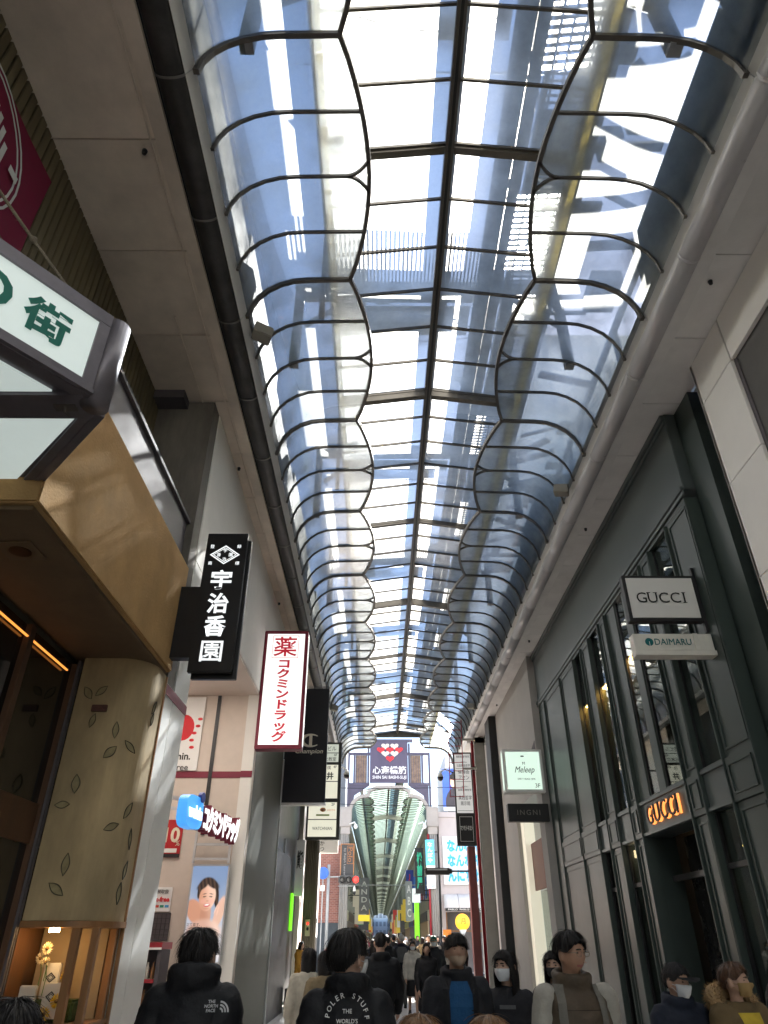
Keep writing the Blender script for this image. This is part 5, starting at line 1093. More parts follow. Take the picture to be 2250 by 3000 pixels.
P(ad_, 'panel', B(4.14, 7.0, GY+.3, GY+.45, 8.6, 11.2), M('poster_blue', (.07, .16, .62), .5)); flat(ad_, 'print_suit', 5.0, 9.1, .7, .95, GY+.295, M('print_suit', (.06, .05, .06), .6)); flat(ad_, 'print_face', 4.95, 10.4, .32, .42, GY+.29, SKP); flat(ad_, 'print_hair', 4.95, 10.7, .33, .22, GY+.288, HAP); P(ad_, 'pale_strip', B(4.14, 7.0, GY+.28, GY+.295, 8.6, 8.85), WHITE)
aw = T('cafe_awning', 'white rounded awning with black lettered valance over the cafe front', 'awning', (5, GY, 3))
rs = []
for a in [math.pi/2*k/8 for k in range(9)]: rs.append([(x, GY+.04-.95*math.cos(a)*q, 3.18+.75*math.sin(a)*1) for x, q in ((3.88, .15), (3.92, .7), (4.05, 1), (5.0, 1), (6.5, 1), (7.2, 1))])
P(aw, 'canopy', MB().rings(rs, False, False), M('awning_cloth', (.66, .63, .62), .8, 0, .06), smooth=True); P(aw, 'valance', B(3.88, 7.2, GY-.93, GY-.905, 3.02, 3.18), BLACK); letters(aw, 'PABLO  PABLO  PABLO', WHITE, (5.0, GY-.932, 3.10), wd=1.9, ht=.09)
for x in (4.7, 5.9): P(aw, 'seam', MB().tube([(x, GY+.04-.955*math.cos(a), 3.18+.755*math.sin(a)) for a in [math.pi/2*k/8 for k in range(9)]], .012, 5), GREYM)
ob_ = T('balloon_sign', 'round orange lit sign on a white cone in front of the cafe', 'sign', (4.86, GY-1.5, 1.5))
P(ob_, 'globe', MB().ell((4.80, GY-1.4, 2.46), .42, .30, .42, 24, 14), M('orange_globe', (.85, .38, .03), .3, 0, .15, 3, emit=(.95, .45, .04), es=.5), smooth=True); P(ob_, 'cone', MB().tube([(4.80, GY-1.4, 2.08), (4.80, GY-1.4, 1.75)], [.22, .04], 16), WHITE, smooth=True); letters(ob_, '月', M('brown_print', (.2, .08, .02), .6), (4.80, GY-1.71, 2.5), ht=.3); P(ob_, 'pole', MB().tube([(4.80, GY-1.4, 1.75), (4.80, GY-1.4, 0)], .03, 8), STEEL)
bn = T('orange_banner', 'orange upright banner standing at the cafe corner', 'banner', (3.95, GY-.6, 0)); P(bn, 'cloth', B(3.72, 4.2, GY-.62, GY-.6, .6, 2.1), M('orange_cloth', (.75, .25, .04), .7, 0, .2, 3)); P(bn, 'pole', MB().tube([(3.70, GY-.6, 0), (3.70, GY-.6, 2.2)], .015, 6), WHITE); P(bn, 'base', MB().tube([(3.70, GY-.6, .05), (3.70, GY-.6, 0)], .16, 14), BLACK)
# traffic light, round sign
tl = T('traffic_light', 'horizontal traffic light showing red left of the gate', 'traffic light', (-2.6, 45.6, 0))
P(tl, 'pole', MB().tube([(-3.0, 45.7, 0), (-3.0, 45.7, 5.4)], .09, 12), M('pale_grey_pole', (.4, .4, .4), .5), smooth=True); P(tl, 'arm', MB().tube([(-3.0, 45.7, 4.75), (-1.2, 45.7, 4.75)], .04, 8), MATS['pale_grey_pole'])
P(tl, 'case', B(-2.40, -1.13, 45.45, 45.65, 4.36, 4.82), M('grey_signal_case', (.10, .10, .10), .5), bevel=.08)
for x, m_ in ((-2.16, 'off'), (-1.765, 'off'), (-1.37, 'red')):
    o = P(tl, 'lamp_hood', MB().rings([[(x+.19*math.cos(a), y, 4.59+.19*math.sin(a)) for a in [2*math.pi*k/18 for k in range(18)]] for y in (45.30, 45.45)], True, False), BLACK)
    P(o, 'lamp', MB().ell((x, 45.445, 4.59), .165, .03, .165, 18, 8), M('signal_red', (1, .02, .02), .4, 0, 0, emit=(1, .02, .015), es=2.5) if m_ == 'red' else M('signal_off', (.03, .03, .03), .2), smooth=True)
P(tl, 'dome_camera', MB().ell((-1.45, 45.6, 3.95), .09, .09, .14), BLACK, smooth=True); P(tl, 'dome_mount', MB().tube([(-1.45, 45.6, 4.0), (-1.45, 45.6, 4.3)], [.10, .03], 10), WHITE, smooth=True); P(tl, 'lower_bar', MB().tube([(-2.4, 45.6, 4.27), (-1.4, 45.6, 4.27)], .025, 6), MATS['pale_grey_pole'])
bs = T('round_road_sign', 'blue round road sign partly hidden left of the brick wall', 'road sign', (-3.3, 45.4, 0)); P(bs, 'disc', MB().tube([(-3.30, 45.36, 4.93), (-3.30, 45.40, 4.93)], .32, 24), M('road_sign_blue', (.02, .12, .55), .4)); P(bs, 'pole', MB().tube([(-3.30, 45.43, 0), (-3.30, 45.43, 5.2)], .035, 8), MATS['pale_grey_pole'])
P(bs, 'lower_plate', B(-3.42, -3.18, 45.34, 45.36, 4.0, 4.3), WHITE)
for k, (a, b) in enumerate((((-14, 44, 9.5), (9, 44.5, 8.6)), ((-14, 45.2, 10.4), (9, 46, 10.0)))):
    w_ = T('overhead_wire', '%s sagging overhead wire across the crossing' % ('lower', 'upper')[k], 'wire', a); P(w_, 'cable', MB().tube([Vector(a).lerp(Vector(b), i/16)+Vector((0, 0, -.5*math.sin(math.pi*i/16))) for i in range(17)], .02, 5), BLACK)
bt = T('black_yellow_mat', 'low black and yellow striped box on the floor at the left', 'box', (-2.3, 22.6, 0)); P(bt, 'box', B(-2.55, -1.95, 22.5, 23.0, 0, .5), BLACK, bevel=.01)
for k in range(6): P(bt, 'stripe', MB().prism([(-2.54+k*.1, .02), (-2.50+k*.1, .02), (-2.44+k*.1, .48), (-2.48+k*.1, .48)], lambda x, z: (x, 22.494, z), lambda x, z: (x, 22.498, z)), M('hazard_yellow', (.55, .42, .05), .6))

ob2 = T('sky_cover_block', 'grey block added to cover bright sky behind the brick building left of gate', 'building', (-8, 62, 0))  # added block that hides overbright sky beside the gate
P(ob2, 'wall', B(-16, -2.9, 62, 70, 0, 17), M('sky_cover_grey', (.16, .17, .19), .6, 0, .1))
for i in range(5):
    for j in range(5): P(ob2, 'window', B(-14.5+i*2.3, -13+i*2.3, 61.95, 61.995, 5+j*2.4, 6.6+j*2.4), DGLASS)
# ------------------------------------------------------------------ people
SKIN = M('skin', (.52, .32, .23), .55, 0, .08, 12, .05, 80); LIP = M('lip', (.36, .13, .11), .5); EYE = M('dark_eye', (.012, .009, .008), .25)
HAIRK = M('black_hair', (.014, .011, .010), .55, 0, .6, 70, spec=.35); HAIRB = M('brown_hair', (.10, .045, .02), .4, 0, .6, 70, spec=.6); HAIRG = M('grey_hair', (.42, .41, .40), .5, 0, .2, 20); HAIRL = M('light_brown_hair', (.22, .11, .045), .4, 0, .6, 70, spec=.6)
MASKW = M('white_mask', (.72, .73, .75), .7, 0, .04, 20, .15, 120); MASKK = M('black_mask', (.02, .02, .022), .8); MASKT = M('tan_mask', (.36, .26, .19), .8, 0, .05); MASKY = M('ochre_mask', (.34, .22, .09), .8)
def cloth(n, c, r=.8): return M('cloth_'+n, c, r, 0, .18, 9, .35, 55, spec=.25)
def remesh(mb, vox, it=4, name='body', wrinkle=0., seed=0, hem=None):
    me = mb.mesh('tmp'); o = bpy.data.objects.new('tmp', me)
    m = o.modifiers.new('r', 'REMESH'); m.mode = 'VOXEL'; m.voxel_size = vox; m.use_smooth_shade = True
    s = o.modifiers.new('s', 'SMOOTH'); s.factor = .5; s.iterations = it
    out = baked(o); out.name = name; bpy.data.meshes.remove(me)
    if wrinkle:
        no = [v.normal.copy() for v in out.vertices]
        for v, n in zip(out.vertices, no):
            c = v.co; q = noise.noise(Vector((c.x*6+seed, c.y*6, c.z*11)))+.6*(1-2*abs(noise.noise(Vector((c.x*9+c.z*5, c.y*9+seed, c.z*16-c.x*4)))))+.3*noise.noise(Vector((c.x*23, c.y*23+seed, c.z*34)))
            v.co = c+n*q*wrinkle
    out.materials.clear()
    return out
def hd(u):
    """head surface (head-local, face to -y, centre of head at the origin) in the unit direction u"""
    x, y, z = u
    rx, ry, rz = .077, .097, .111
    f = max(0., -y)
    if z < 0:
        rx *= 1-.24*(-z)**1.6; ry *= 1-.10*(-z)**2
        if y > 0: ry *= 1-.22*(-z)
    p = Vector((x*rx, y*ry, z*rz)); d = 0.
    d += .024*math.exp(-(x/.13)**2-((z+.17)/.17)**2)*f*f+.010*math.exp(-(x/.10)**2-((z-.05)/.16)**2)*f
    d += .006*math.exp(-((abs(x)-.25)/.25)**2-((z-.25)/.09)**2)*f-.010*math.exp(-((abs(x)-.36)/.15)**2-((z-.08)/.09)**2)*f
    d += .007*math.exp(-(x/.22)**2-((z+.50)/.08)**2)*f+.008*math.exp(-(x/.28)**2-((z+.85)/.16)**2)*f+.004*math.exp(-((abs(x)-.5)/.2)**2-((z+.15)/.2)**2)*f
    return p+Vector((x*.5, -f if f else y, z*.3)).normalized()*d
def pol(az, el): return Vector((math.sin(az)*math.cos(el), -math.cos(az)*math.cos(el), math.sin(el)))   # az 0 is the face
def limb(mb, pts, rad, n=10):
    pts = [Vector(p) for p in pts]; P2 = []; R2 = []
    for i in range(len(pts)-1):
        for k in range(4): t = k/4; P2.append(pts[i].lerp(pts[i+1], t)); R2.append(rad[i]+(rad[i+1]-rad[i])*t)
    P2.append(pts[-1]); R2.append(rad[-1]); mb.tube(P2, R2, n)
    for p, r in zip(pts, rad): mb.ell(p, r, r, r, 10, 6)
def torso(mb, rows, n=20):
    mb.rings([[(cx+rx*math.copysign(abs(math.cos(a))**.85, math.cos(a)), cy_+ry*math.copysign(abs(math.sin(a))**.85, math.sin(a)), z) for a in [2*math.pi*k/n for k in range(n)]] for z, cx, cy_, rx, ry in rows])
def hairline(style, az):
    a = abs((az+math.pi) % (2*math.pi)-math.pi)    # 0 face .. pi back
    fr = {'short': .62, 'fringe': .36, 'long': .55, 'bob': .45, 'bald': .62}.get(style, .55)
    if a < .55: return fr+.05*math.sin(a*9)
    lowS, lowB = (.16, -.42) if style == 'short' or style == 'fringe' else (-.10, -.62)
    if a < 1.2: return fr+(lowS-fr)*(a-.55)/.65
    if a < 1.75: return lowS+.02*math.sin((a-1.2)*6)
    return lowS+(lowB-lowS)*min(1, (a-1.75)/.8)
def make_person(sp, near=True):
    """returns a dict of part name -> (mesh, material) in person-local space, feet at z 0, facing -y"""
    H = sp.get('H', 1.7); fem = sp.get('fem', False); k = H/1.72; st = sp.get('stride', 0.); rg = random.Random(sp.get('seed', 1)); wide = sp.get('wide', 1.)
    vox = .010 if near else .016
    sw = (.165 if fem else .185)*k*wide; sh = 1.372*k; hx_ = .088*k
    lean = sp.get('lean', 0.)
    hc = Vector((0, -.02-lean*.3, (1.72-.120)*k-sp.get('drop', 0))); hm = Matrix.Translation(hc) @ Matrix.Rotation(R(sp.get('yaw', 0)), 4, 'Z') @ Matrix.Rotation(R(sp.get('pitch', 0)), 4, 'X') @ Matrix.Scale(.95*k**.5, 4)
    out = {}
    def legp(s):
        sw_ = st*s; hip = Vector((s*hx_, 0, .90*k)); kn = hip+Vector((0, -math.sin(sw_)*.42*k-(.03 if st else 0), -math.cos(sw_)*.42*k)); an = kn+Vector((0, math.sin(max(0, -sw_)*1.2+.05)*.40*k if s*st < 0 else -.02, -math.cos(max(0, -sw_)*.9)*.40*k)); an.z = max(an.z, .085*k)
        return hip, kn, an
    def armp(s):
        a = -s*st*.8; sho = Vector((s*sw, .01, sh)); b = sp.get('bend', {}).get(s, .25)
        el = sho+Vector((s*.05*k, -math.sin(a)*.27*k+.02, -math.cos(a)*.28*k)); wr = el+Vector((s*-.01*k, -math.sin(a+b)*.25*k, -math.cos(a+b)*.25*k))
        return sho, el, wr
    b = MB()
    # head
    nu, nv = (44, 34) if near else (20, 16)
    v = []; f = []
    for j in range(nv+1):
        el = math.pi/2-math.pi*j/nv
        for i in range(nu): v.append(hm @ hd(pol(2*math.pi*i/nu, el)))
    for j in range(nv):
        for i in range(nu): f.append((j*nu+i, (j+1)*nu+i, (j+1)*nu+(i+1) % nu, j*nu+(i+1) % nu))
    b.add(v, f)
    for s in (-1, 1): b.ell(hm @ Vector((s*.085, .012, -.010)), .012, .026, .036, 8, 6)
    limb(b, [(0, .02, 1.40*k), (0, .012, 1.47*k), hm @ Vector((0, .02, -.05))], [.066*k, .056*k*(.9 if fem else 1), .054*k*(.9 if fem else 1)])
    torso(b, [(.86*k, 0, 0, .15*k, .10*k), (1.05*k, 0, 0, .13*k, .09*k), (1.25*k, 0, 0, .15*k, .10*k), (1.38*k, 0, .005, .145*k, .085*k), (1.44*k, 0, .01, .07*k, .06*k)])
    for s in (-1, 1):
        a1, a2, a3 = armp(s); limb(b, [a1, a2, a3], [.048*k, .038*k, .027*k])
        d = (a3-a2).normalized(); side = Vector((0, -1, 0)); side = (side-d*side.dot(d)).normalized()
        limb(b, [a3, a3+d*.05, a3+d*.085], [.026*k, .034*k, .030*k], 8)
        for q in range(4):
            base = a3+d*.085+side*((q-1.5)*.019); ln = (.06, .072, .068, .052)[q]
            limb(b, [base, base+d*ln*.5+Vector((-s*.006, 0, 0)), base+d*ln+Vector((-s*.022, 0, 0))], [.0098, .0095, .0085], 6)
        th0 = a3+d*.03+side*.028; limb(b, [th0, th0+side*.022+d*.03, th0+side*.026+d*.06+Vector((-s*.012, 0, 0))], [.012, .011, .009], 6)
        h1, h2, h3 = legp(s); limb(b, [h1, h2, h3], [.078*k, .052*k, .038*k]); limb(b, [h3, h3+Vector((0, -.06, -.04*k)), h3+Vector((0, -.14, -.055*k))], [.036*k, .032*k, .025*k], 8)
    me = remesh(b, vox, 2, 'body'); me.materials.append(sp.get('skin', SKIN)); me.materials.append(LIP)
    if near:
        inv = hm.inverted()
        for p in me.polygons:
            c = inv @ p.center
            if c.y < -.05 and abs(c.x) < .024 and abs(c.z+.060) < .0085: p.material_index = 1
    out['body'] = (me, None)
    # face
    if near:
        for s in (-1, 1):
            u = Vector((s*.37, -.92, .07)).normalized(); p = hd(u)
            out.setdefault('eye', []).append((MB().ell((0, 0, 0), .0145, .006, .0052, 12, 8, Matrix.Rotation(s*.3, 3, 'Z')), EYE, hm @ Matrix.Translation(p+Vector((0, -.001, .002)))))
            bp = [hd(Vector((s*q, -.9, .235+.03*math.sin((q-.15)*6))).normalized())+Vector((0, -.004, 0)) for q in (.14, .25, .38, .50, .58)]
            out.setdefault('eyebrow', []).append((MB().tube([hm @ q for q in bp], [.0035, .0048, .0045, .0035, .0015], 6), sp.get('hairmat', HAIRK), None))
            out.setdefault('nostril', []).append((MB().ell((0, 0, 0), .004, .003, .0025, 6, 4), LIP, hm @ Matrix.Translation(Vector((s*.009, -.112, -.0395)))))
    # hair
    style = sp.get('hair', 'short'); hmt = sp.get('hairmat', HAIRK); vol = sp.get('vol', .016)
    if style != 'none':
        na, ne = 40, 9; rs = []
        mb = MB()
        for j in range(ne+1):
            ring_ = []
            for i in range(na):
                az = 2*math.pi*i/na; lo_ = hairline(style, az); el = math.pi/2+(lo_-math.pi/2)*j/ne
                p = hd(pol(az, el)); o_ = vol*(1-.8*(j/ne)**2.2)*(1 if j > 2 else .75)+(.011 if near else .006)*noise.noise(Vector((math.cos(az)*5, math.sin(az)*5, el*6+sp.get('seed', 1))))
                if j == ne: o_ = .001 if style in ('short', 'fringe') else -.004
                ring_.append(hm @ (p+pol(az, max(el, -.2))*o_))
            rs.append(ring_)
        mb.rings(rs, True, False)
        L_ = {'long': .30, 'bob': .14}.get(style, 0)
        L_ = sp.get('len', L_)
        if L_:
            for lay in (1.0, .8):
                rs = []
                for j in range(9):
                    t = j/8; ring_ = []
                    for i in range(26):
                        az = 1.05+(2*math.pi-2.1)*i/25; base = hd(pol(az, -.08)); o_ = .018*lay+.012*math.sin(math.pi*t)*lay-.02*t*t
                        q = Vector((base.x*(1+.05*t)+math.sin(az)*o_, base.y+(-math.cos(az))*o_+.015*t, -.01-L_*t*(.9+.1*noise.noise(Vector((az*6, t, lay))))+.02*(1-t)))
                        ring_.append(hm @ q)
                    rs.append(ring_)
                mb.rings(rs, False, False)
        ns = 2300 if near else 90
        for q in range(ns):
            az = rg.uniform(0, 2*math.pi); lo_ = hairline(style, az); e0 = rg.uniform(lo_+.12, 1.5); ln = rg.uniform(.5, 1.1)*sp.get('slen', 1.); w_ = rg.uniform(.0010, .0030)*(1 if near else 2.2); o0 = vol*rg.uniform(.6, 1.25)*(.75 if e0 > 1.1 else 1); lift = rg.uniform(-.004, .012); sw2 = rg.uniform(-.5, .5); tl_ = rg.uniform(-.8, .8); lift += sp.get('mess', .007)*rg.random()**3*6
            prev = None; m_ = 4
            for i in range(m_+1):
                t = i/m_; e = e0-ln*t; a = az+sw2*t*.5
                ee = max(e, hairline(style, a)-.10)
                c = hd(pol(a, ee))+pol(a, max(ee, -.1))*(o0*(1-.3*t)*min(1, .25+1.6*max(0, ee-hairline(style, a)))+lift*t)
                if L_ and abs((a+math.pi) % (2*math.pi)-math.pi) > 1.0 and e < -.1: c.z -= min(L_, .25*(-.1-e))
                s_ = (Vector((math.cos(a), math.sin(a), 0))+pol(a, ee)*tl_)*w_*(1-.85*t)
                cur = [hm @ (c-s_), hm @ (c+s_)]
                if prev: mb.add([prev[0], prev[1], cur[1], cur[0]], [(0, 1, 2, 3)])
                prev = cur
        out['hair'] = (mb.mesh('hair', smooth=True), hmt)
    # mask
    if sp.get('mask'):
        rs = []; low = sp.get('masklow', 0)
        for j in range(9):
            el = -.06-low*.25-(.92-low*.2)*j/8; ring_ = []
            for i in range(21):
                az = -1.12+2.24*i/20; p = hd(pol(az, el)); bul = .010+.016*math.cos(az*1.2)*math.sin(math.pi*min(1, (j+1)/8.5))
                y_ = min(p.y, -.088*math.cos(az)) if abs(az) < .5 else p.y
                ring_.append(hm @ (Vector((p.x, y_, p.z))+pol(az, el*.5)*(bul if 0 < i < 20 else .004)))
            rs.append(ring_)
        m_ = MB().rings(rs, False, False)
        for s in (-1, 1):
            for e in (-.15, -.62): m_.tube([hm @ (hd(pol(s*1.1, e))+pol(s*1.1, e)*.005), hm @ (hd(pol(s*1.4, (e-.1)/2))+pol(s*1.4, 0)*.005), hm @ Vector((s*.086, .02, -.012+(.02 if e > -.3 else -.025)))], .0018, 4)
        out['face_mask'] = (m_.mesh('face_mask', smooth=True), sp['mask'])
    if sp.get('glasses'):
        m_ = MB()
        for s in (-1, 1):
            c0 = Vector((s*.033, -.108, .008)); m_.tube([hm @ (c0+Vector((.024*math.cos(a), .004*abs(math.cos(a)), .019*math.sin(a)))) for a in [2*math.pi*q/16 for q in range(17)]], .0016, 5)
            m_.tube([hm @ Vector((s*.057, -.104, .012)), hm @ Vector((s*.08, -.02, .008)), hm @ Vector((s*.081, .02, 0))], .0018, 5)
        m_.tube([hm @ Vector((-.009, -.112, .012)), hm @ Vector((.009, -.112, .012))], .0016, 5)
        out['glasses'] = (m_.mesh('glasses', smooth=True), M('glasses_metal', (.25, .2, .15), .3, .8))
    if sp.get('cap'):
        m_ = MB(); rs = []
        for j in range(8):
            el = 1.57-(1.57-.42)*j/7; rs.append([hm @ (hd(pol(2*math.pi*i/28, el-.10*math.cos(2*math.pi*i/28)*-1 if j > 5 else el))*1.0+pol(2*math.pi*i/28, el)*.026) for i in range(28)])
        m_.rings(rs, True, False)
        rs = [[hm @ (hd(pol(a, .40))+Vector((math.sin(a)*q, -math.cos(a)*q, -.02*q/.07*(1-abs(a)))) +pol(a, 0)*.022) for a in [-.9+1.8*i/12 for i in range(13)]] for q in (0, .03, .075)]
        m_.rings(rs, False, False)
        out['cap'] = (m_.mesh('cap', smooth=True), sp['cap'])
    # clothes
    up = MB(); hem = {'jacket': .84, 'coat': .50, 'sweater': .90}[sp.get('top', 'jacket')]*k; pf = sp.get('puff', .03)
    bw = wide*k
    rows = [(hem, 0, 0, (.165+pf*.5)*bw, (.115+pf*.5)*k), (.95*k, 0, 0, (.155+pf*.7)*bw, (.110+pf*.6)*k), (1.10*k, 0, 0, (.150+pf*.8)*bw, (.105+pf*.7)*k), (1.24*k, 0, -.004, (.165+pf*.9)*bw, (.112+pf*.8)*k), (1.36*k, 0, 0, (.165+pf*.6)*bw, (.098+pf*.6)*k), (1.422*k, 0, .012, (.125+pf*.3)*bw, (.075+pf*.4)*k), (1.462*k, 0, .016, .072*k+pf*.25, .066*k+pf*.2)]
    if hem < .8*k: rows.insert(0, (hem-.0, 0, 0, .21*bw, .16*k)); rows[1] = (.75*k, 0, 0, .185*bw, .135*k)
    torso(up, rows)
    for s in (-1, 1):
        a1, a2, a3 = armp(s); sl = .72 if sp.get('topname') == 'vest' else 1.; limb(up, [a1+Vector((-s*.015, 0, -.012*k)), a2, a3+(a3-a2).normalized()*.01], [(.062+pf*.7)*k*sl, (.050+pf*.6)*k*sl, (.036+pf*.45)*k*sl])
    if sp.get('collar'):
        ch_ = sp['collar']; cr = .078*k+pf*.3
        for q in range(3):
            z_ = 1.45*k+ch_*q/2.2
            up.tube([(cr*(1+.03*q)*math.sin(a), .018-cr*(1+.03*q)*math.cos(a)*1.0, z_+(.012*(-math.cos(a)) if q == 2 else 0)) for a in [2*math.pi*i/24 for i in range(25)]], .022+pf*.2, 8)
    tm_ = sp.get('topmat'); jm = remesh(up, .013 if near else .018, 5 if near else 3, 'jacket', sp.get('wr', .010), sp.get('seed', 1))
    out[sp.get('topname', 'jacket')] = (jm, tm_)
    lo = MB(); bot = sp.get('bottom', 'trousers')
    if bot == 'skirt':
        torso(lo, [(.48*k, 0, 0, .20*k, .16*k), (.7*k, 0, 0, .19*k, .145*k), (.92*k, 0, 0, .15*k, .105*k), (1.0*k, 0, 0, .13*k, .09*k)])
        out['skirt'] = (remesh(lo, .016, 2, 'skirt', .005, 3), sp.get('botmat'))
    else:
        torso(lo, [(.80*k, 0, 0, .155*k, .105*k), (.92*k, 0, 0, .165*k, .115*k), (1.0*k, 0, 0, .15*k, .10*k)])
        for s in (-1, 1):
            h1, h2, h3 = legp(s); limb(lo, [h1+Vector((0, 0, -.03)), h2, h3+Vector((0, .005, .015))], [.092*k, .070*k, .056*k])
        out['trousers'] = (remesh(lo, .016 if near else .02, 3, 'trousers', .006, 5), sp.get('botmat'))
    shm = MB()
    for s in (-1, 1):
        h1, h2, h3 = legp(s); g = h3.z-.085*k
        shm.rings([[(h3.x+rx*math.cos(a), h3.y+yo+ry*math.sin(a), g+z) for a in [2*math.pi*i/14 for i in range(14)]] for z, rx, ry, yo in ((0.003, .046, .13, -.06), (.03, .048, .132, -.06), (.06, .042, .10, -.04), (.09, .036, .06, -.01), (.12, .034, .045, 0))])
    out['shoes'] = (shm.mesh('shoes', smooth=True), sp.get('shoemat', BLACK))
    out['_jm'] = jm; out['_k'] = k; out['_hm'] = hm; out['_arm'] = armp
    return out
def put_person(d, label, x, y, heading, mats=None, group='pedestrians in the arcade'):
    root = T('person', label, 'person', (x, y, 0), group, R(heading))
    for nm, val in d.items():
        if nm.startswith('_'): continue
        lst = val if isinstance(val, list) else [(*val, None)]
        for it in lst:
            me, mt, mx = it[0], it[1], it[2]
            if isinstance(me, MB): me = me.mesh(nm, smooth=True)
            if mt is not None and not me.materials: me.materials.append(mt)
            o = bpy.data.objects.new(nm, me); link(o, root)
            if mx is not None: o.matrix_basis = mx
            if mats and nm in mats and mats[nm] is not None:
                if not me.materials: me.materials.append(mats[nm])
                o.material_slots[0].link = 'OBJECT'; o.material_slots[0].material = mats[nm]
    return root
def drape(root, name, mb, bv, mat, back=True, lift=.004):
    """lay a flat print or strap onto the clothing it sits on"""
    s = 1 if back else -1; vs = []
    ys = [v[1] for v in mb.v]; y0 = min(ys) if back else max(ys)
    for v in mb.v:
        h = bv.ray_cast(Vector((v[0], s*.8, v[2])), Vector((0, -s, 0)))
        y = h[0].y if h[0] is not None else v[1]
        vs.append((v[0], y+s*lift+(v[1]-y0), v[2]))
    m2 = MB(); m2.v = vs; m2.f = mb.f; me = m2.mesh(name); me.materials.append(mat)
    return link(bpy.data.objects.new(name, me), root)
def bvh(me): return BVHTree.FromPolygons([v.co for v in me.vertices], [p.vertices for p in me.polygons])
KB = cloth('black', (.012, .012, .014), .6); KN = cloth('near_black', (.022, .022, .026), .8); NAVY = cloth('navy', (.018, .022, .035)); BRN = cloth('brown_quilt', (.085, .062, .042), .6); CRMK = cloth('cream_knit', (.52, .47, .38), .9); BEI = cloth('beige_wool', (.26, .20, .12), .9); DEN = cloth('denim', (.05, .07, .11)); GRY = cloth('grey', (.10, .10, .105)); WHJ = cloth('white_jacket', (.55, .52, .46)); BLUS = cloth('blue_shirt', (.015, .07, .17)); OLV = cloth('olive_fur_coat', (.13, .09, .045), .95); YEL = cloth('yellow_top', (.50, .36, .04)); SILV = M('silver_print', (.55, .55, .56), .5)
# man in a black padded jacket, seen from behind
d = make_person(dict(H=1.75, drop=.055, hair='short', topmat=KB, top='jacket', puff=.035, collar=.045, wide=.87, seed=11, vol=.02, yaw=-8, botmat=KN, wr=.011))
r = put_person(d, 'person seen from behind in black padded jacket with small white shoulder logo', -.88, 3.95, 180)
bv = bvh(d['_jm'])
for i, s in enumerate(('THE', 'NORTH', 'FACE')): drape(r, 'jacket_logo', fit_text(s, (-.125+.012, .2, 1.405-i*.0165), (-1, 0, 0), ZE, None, .0125, bold=.02, thick=.001), bv, SILV)
for r0, r1 in ((.010, .017), (.022, .029), (.034, .041)):
    m_ = MB(); m_.rings([[(-.152-q*math.sin(a), .2, 1.365+q*math.cos(a)*1.05) for q in (r0, r1)] for a in [math.pi/2*i/10 for i in range(11)]], False, False); drape(r, 'jacket_logo', m_, bv, SILV)
P(r, 'earphone', MB().tube([d['_hm'] @ Vector((.082, .0, -.02)), d['_hm'] @ Vector((.083, -.008, -.05))], .005, 6), WHITE, local=True)
# man with circular lettering on the back
d = make_person(dict(H=1.73, drop=.04, hair='short', topmat=KB, top='jacket', puff=.02, collar=.02, seed=12, vol=.026, slen=1.5, yaw=-42, mask=MASKW, botmat=KN, wide=.86))
r = put_person(d, 'person seen from behind in black jacket with white circular lettering on the back', -.15, 4.02, 182)
bv = bvh(d['_jm'])
def arc_text(s, cz, rad, a0, a1, h):
    n = len(s)
    for i, q in enumerate(s):
        if q == ' ': continue
        a = a0+(a1-a0)*i/(n-1); c = Vector((-rad*math.cos(a), .2, cz+rad*math.sin(a))); xd = Vector((-math.sin(a), 0, -math.cos(a)))
        up_ = Vector((-math.cos(a), 0, math.sin(a)))
        drape(r, 'back_lettering', fit_text(q, c, xd, up_, None, h, thick=.001, bold=.012), bv, WHITE)
arc_text('POLER STUFF S', 1.335, .092, R(180-8), R(-30), .022)
for s, x, z in (('THE', 0, 1.365), ("WORLD'S", 0, 1.328), ('FOR', .085, 1.305)): drape(r, 'back_lettering', fit_text(s, (x, .2, z), (-1, 0, 0), ZE, None, .017, thick=.001, bold=.01), bv, WHITE)
# man facing the camera, blue shirt
d = make_person(dict(H=1.685, hair='fringe', topmat=KN, top='jacket', puff=.035, collar=.03, seed=13, mask=MASKT, masklow=1, yaw=4, pitch=-6, botmat=KN, wide=1.0, stride=.2, skin=M('skin_tan', (.40, .235, .165), .55, 0, .08, 12, .05, 80)))
r = put_person(d, 'person facing the camera in dark open jacket over a blue shirt, tan mask pulled low', .585, 6.15, 4)
bv = bvh(d['_jm']); g = MB()
g.rings([[(x*(1 if j < 7 else .7), 0, .86+j*.075) for x in [-.085+.017*i for i in range(11)]] for j in range(8)], False, False); drape(r, 'shirt', g, bv, BLUS, False, .008)
for s in (-1, 1):
    g = MB(); g.rings([[(s*(.083+q), 0, .86+j*.06) for q in (0, .02, .045)] for j in range(10)], False, False); drape(r, 'jacket_edge', g, bv, KB, False, .02)
# woman with white mask
d = make_person(dict(H=1.57, fem=True, hair='long', len=.24, hairmat=HAIRK, topmat=KN, top='coat', puff=.03, seed=14, mask=MASKW, yaw=-28, botmat=KB, stride=.15))
r = put_person(d, 'person with long dark hair and white mask in a black coat', 1.0, 6.45, -12)
bv = bvh(d['_jm']); g = MB(); g.rings([[(x, 0, z) for x in (-.06, -.02, .02, .06)] for z in (1.20, 1.225)], False, False); drape(r, 'grey_collar_strip', g, bv, GRY, False, .012)
# woman with black mask behind
d = make_person(dict(H=1.56, fem=True, hair='long', topmat=KB, top='coat', puff=.03, seed=15, mask=MASKK, yaw=-24, botmat=KB)); put_person(d, 'person with long black hair and black mask behind the one in the quilted vest', 1.50, 7.0, 0)
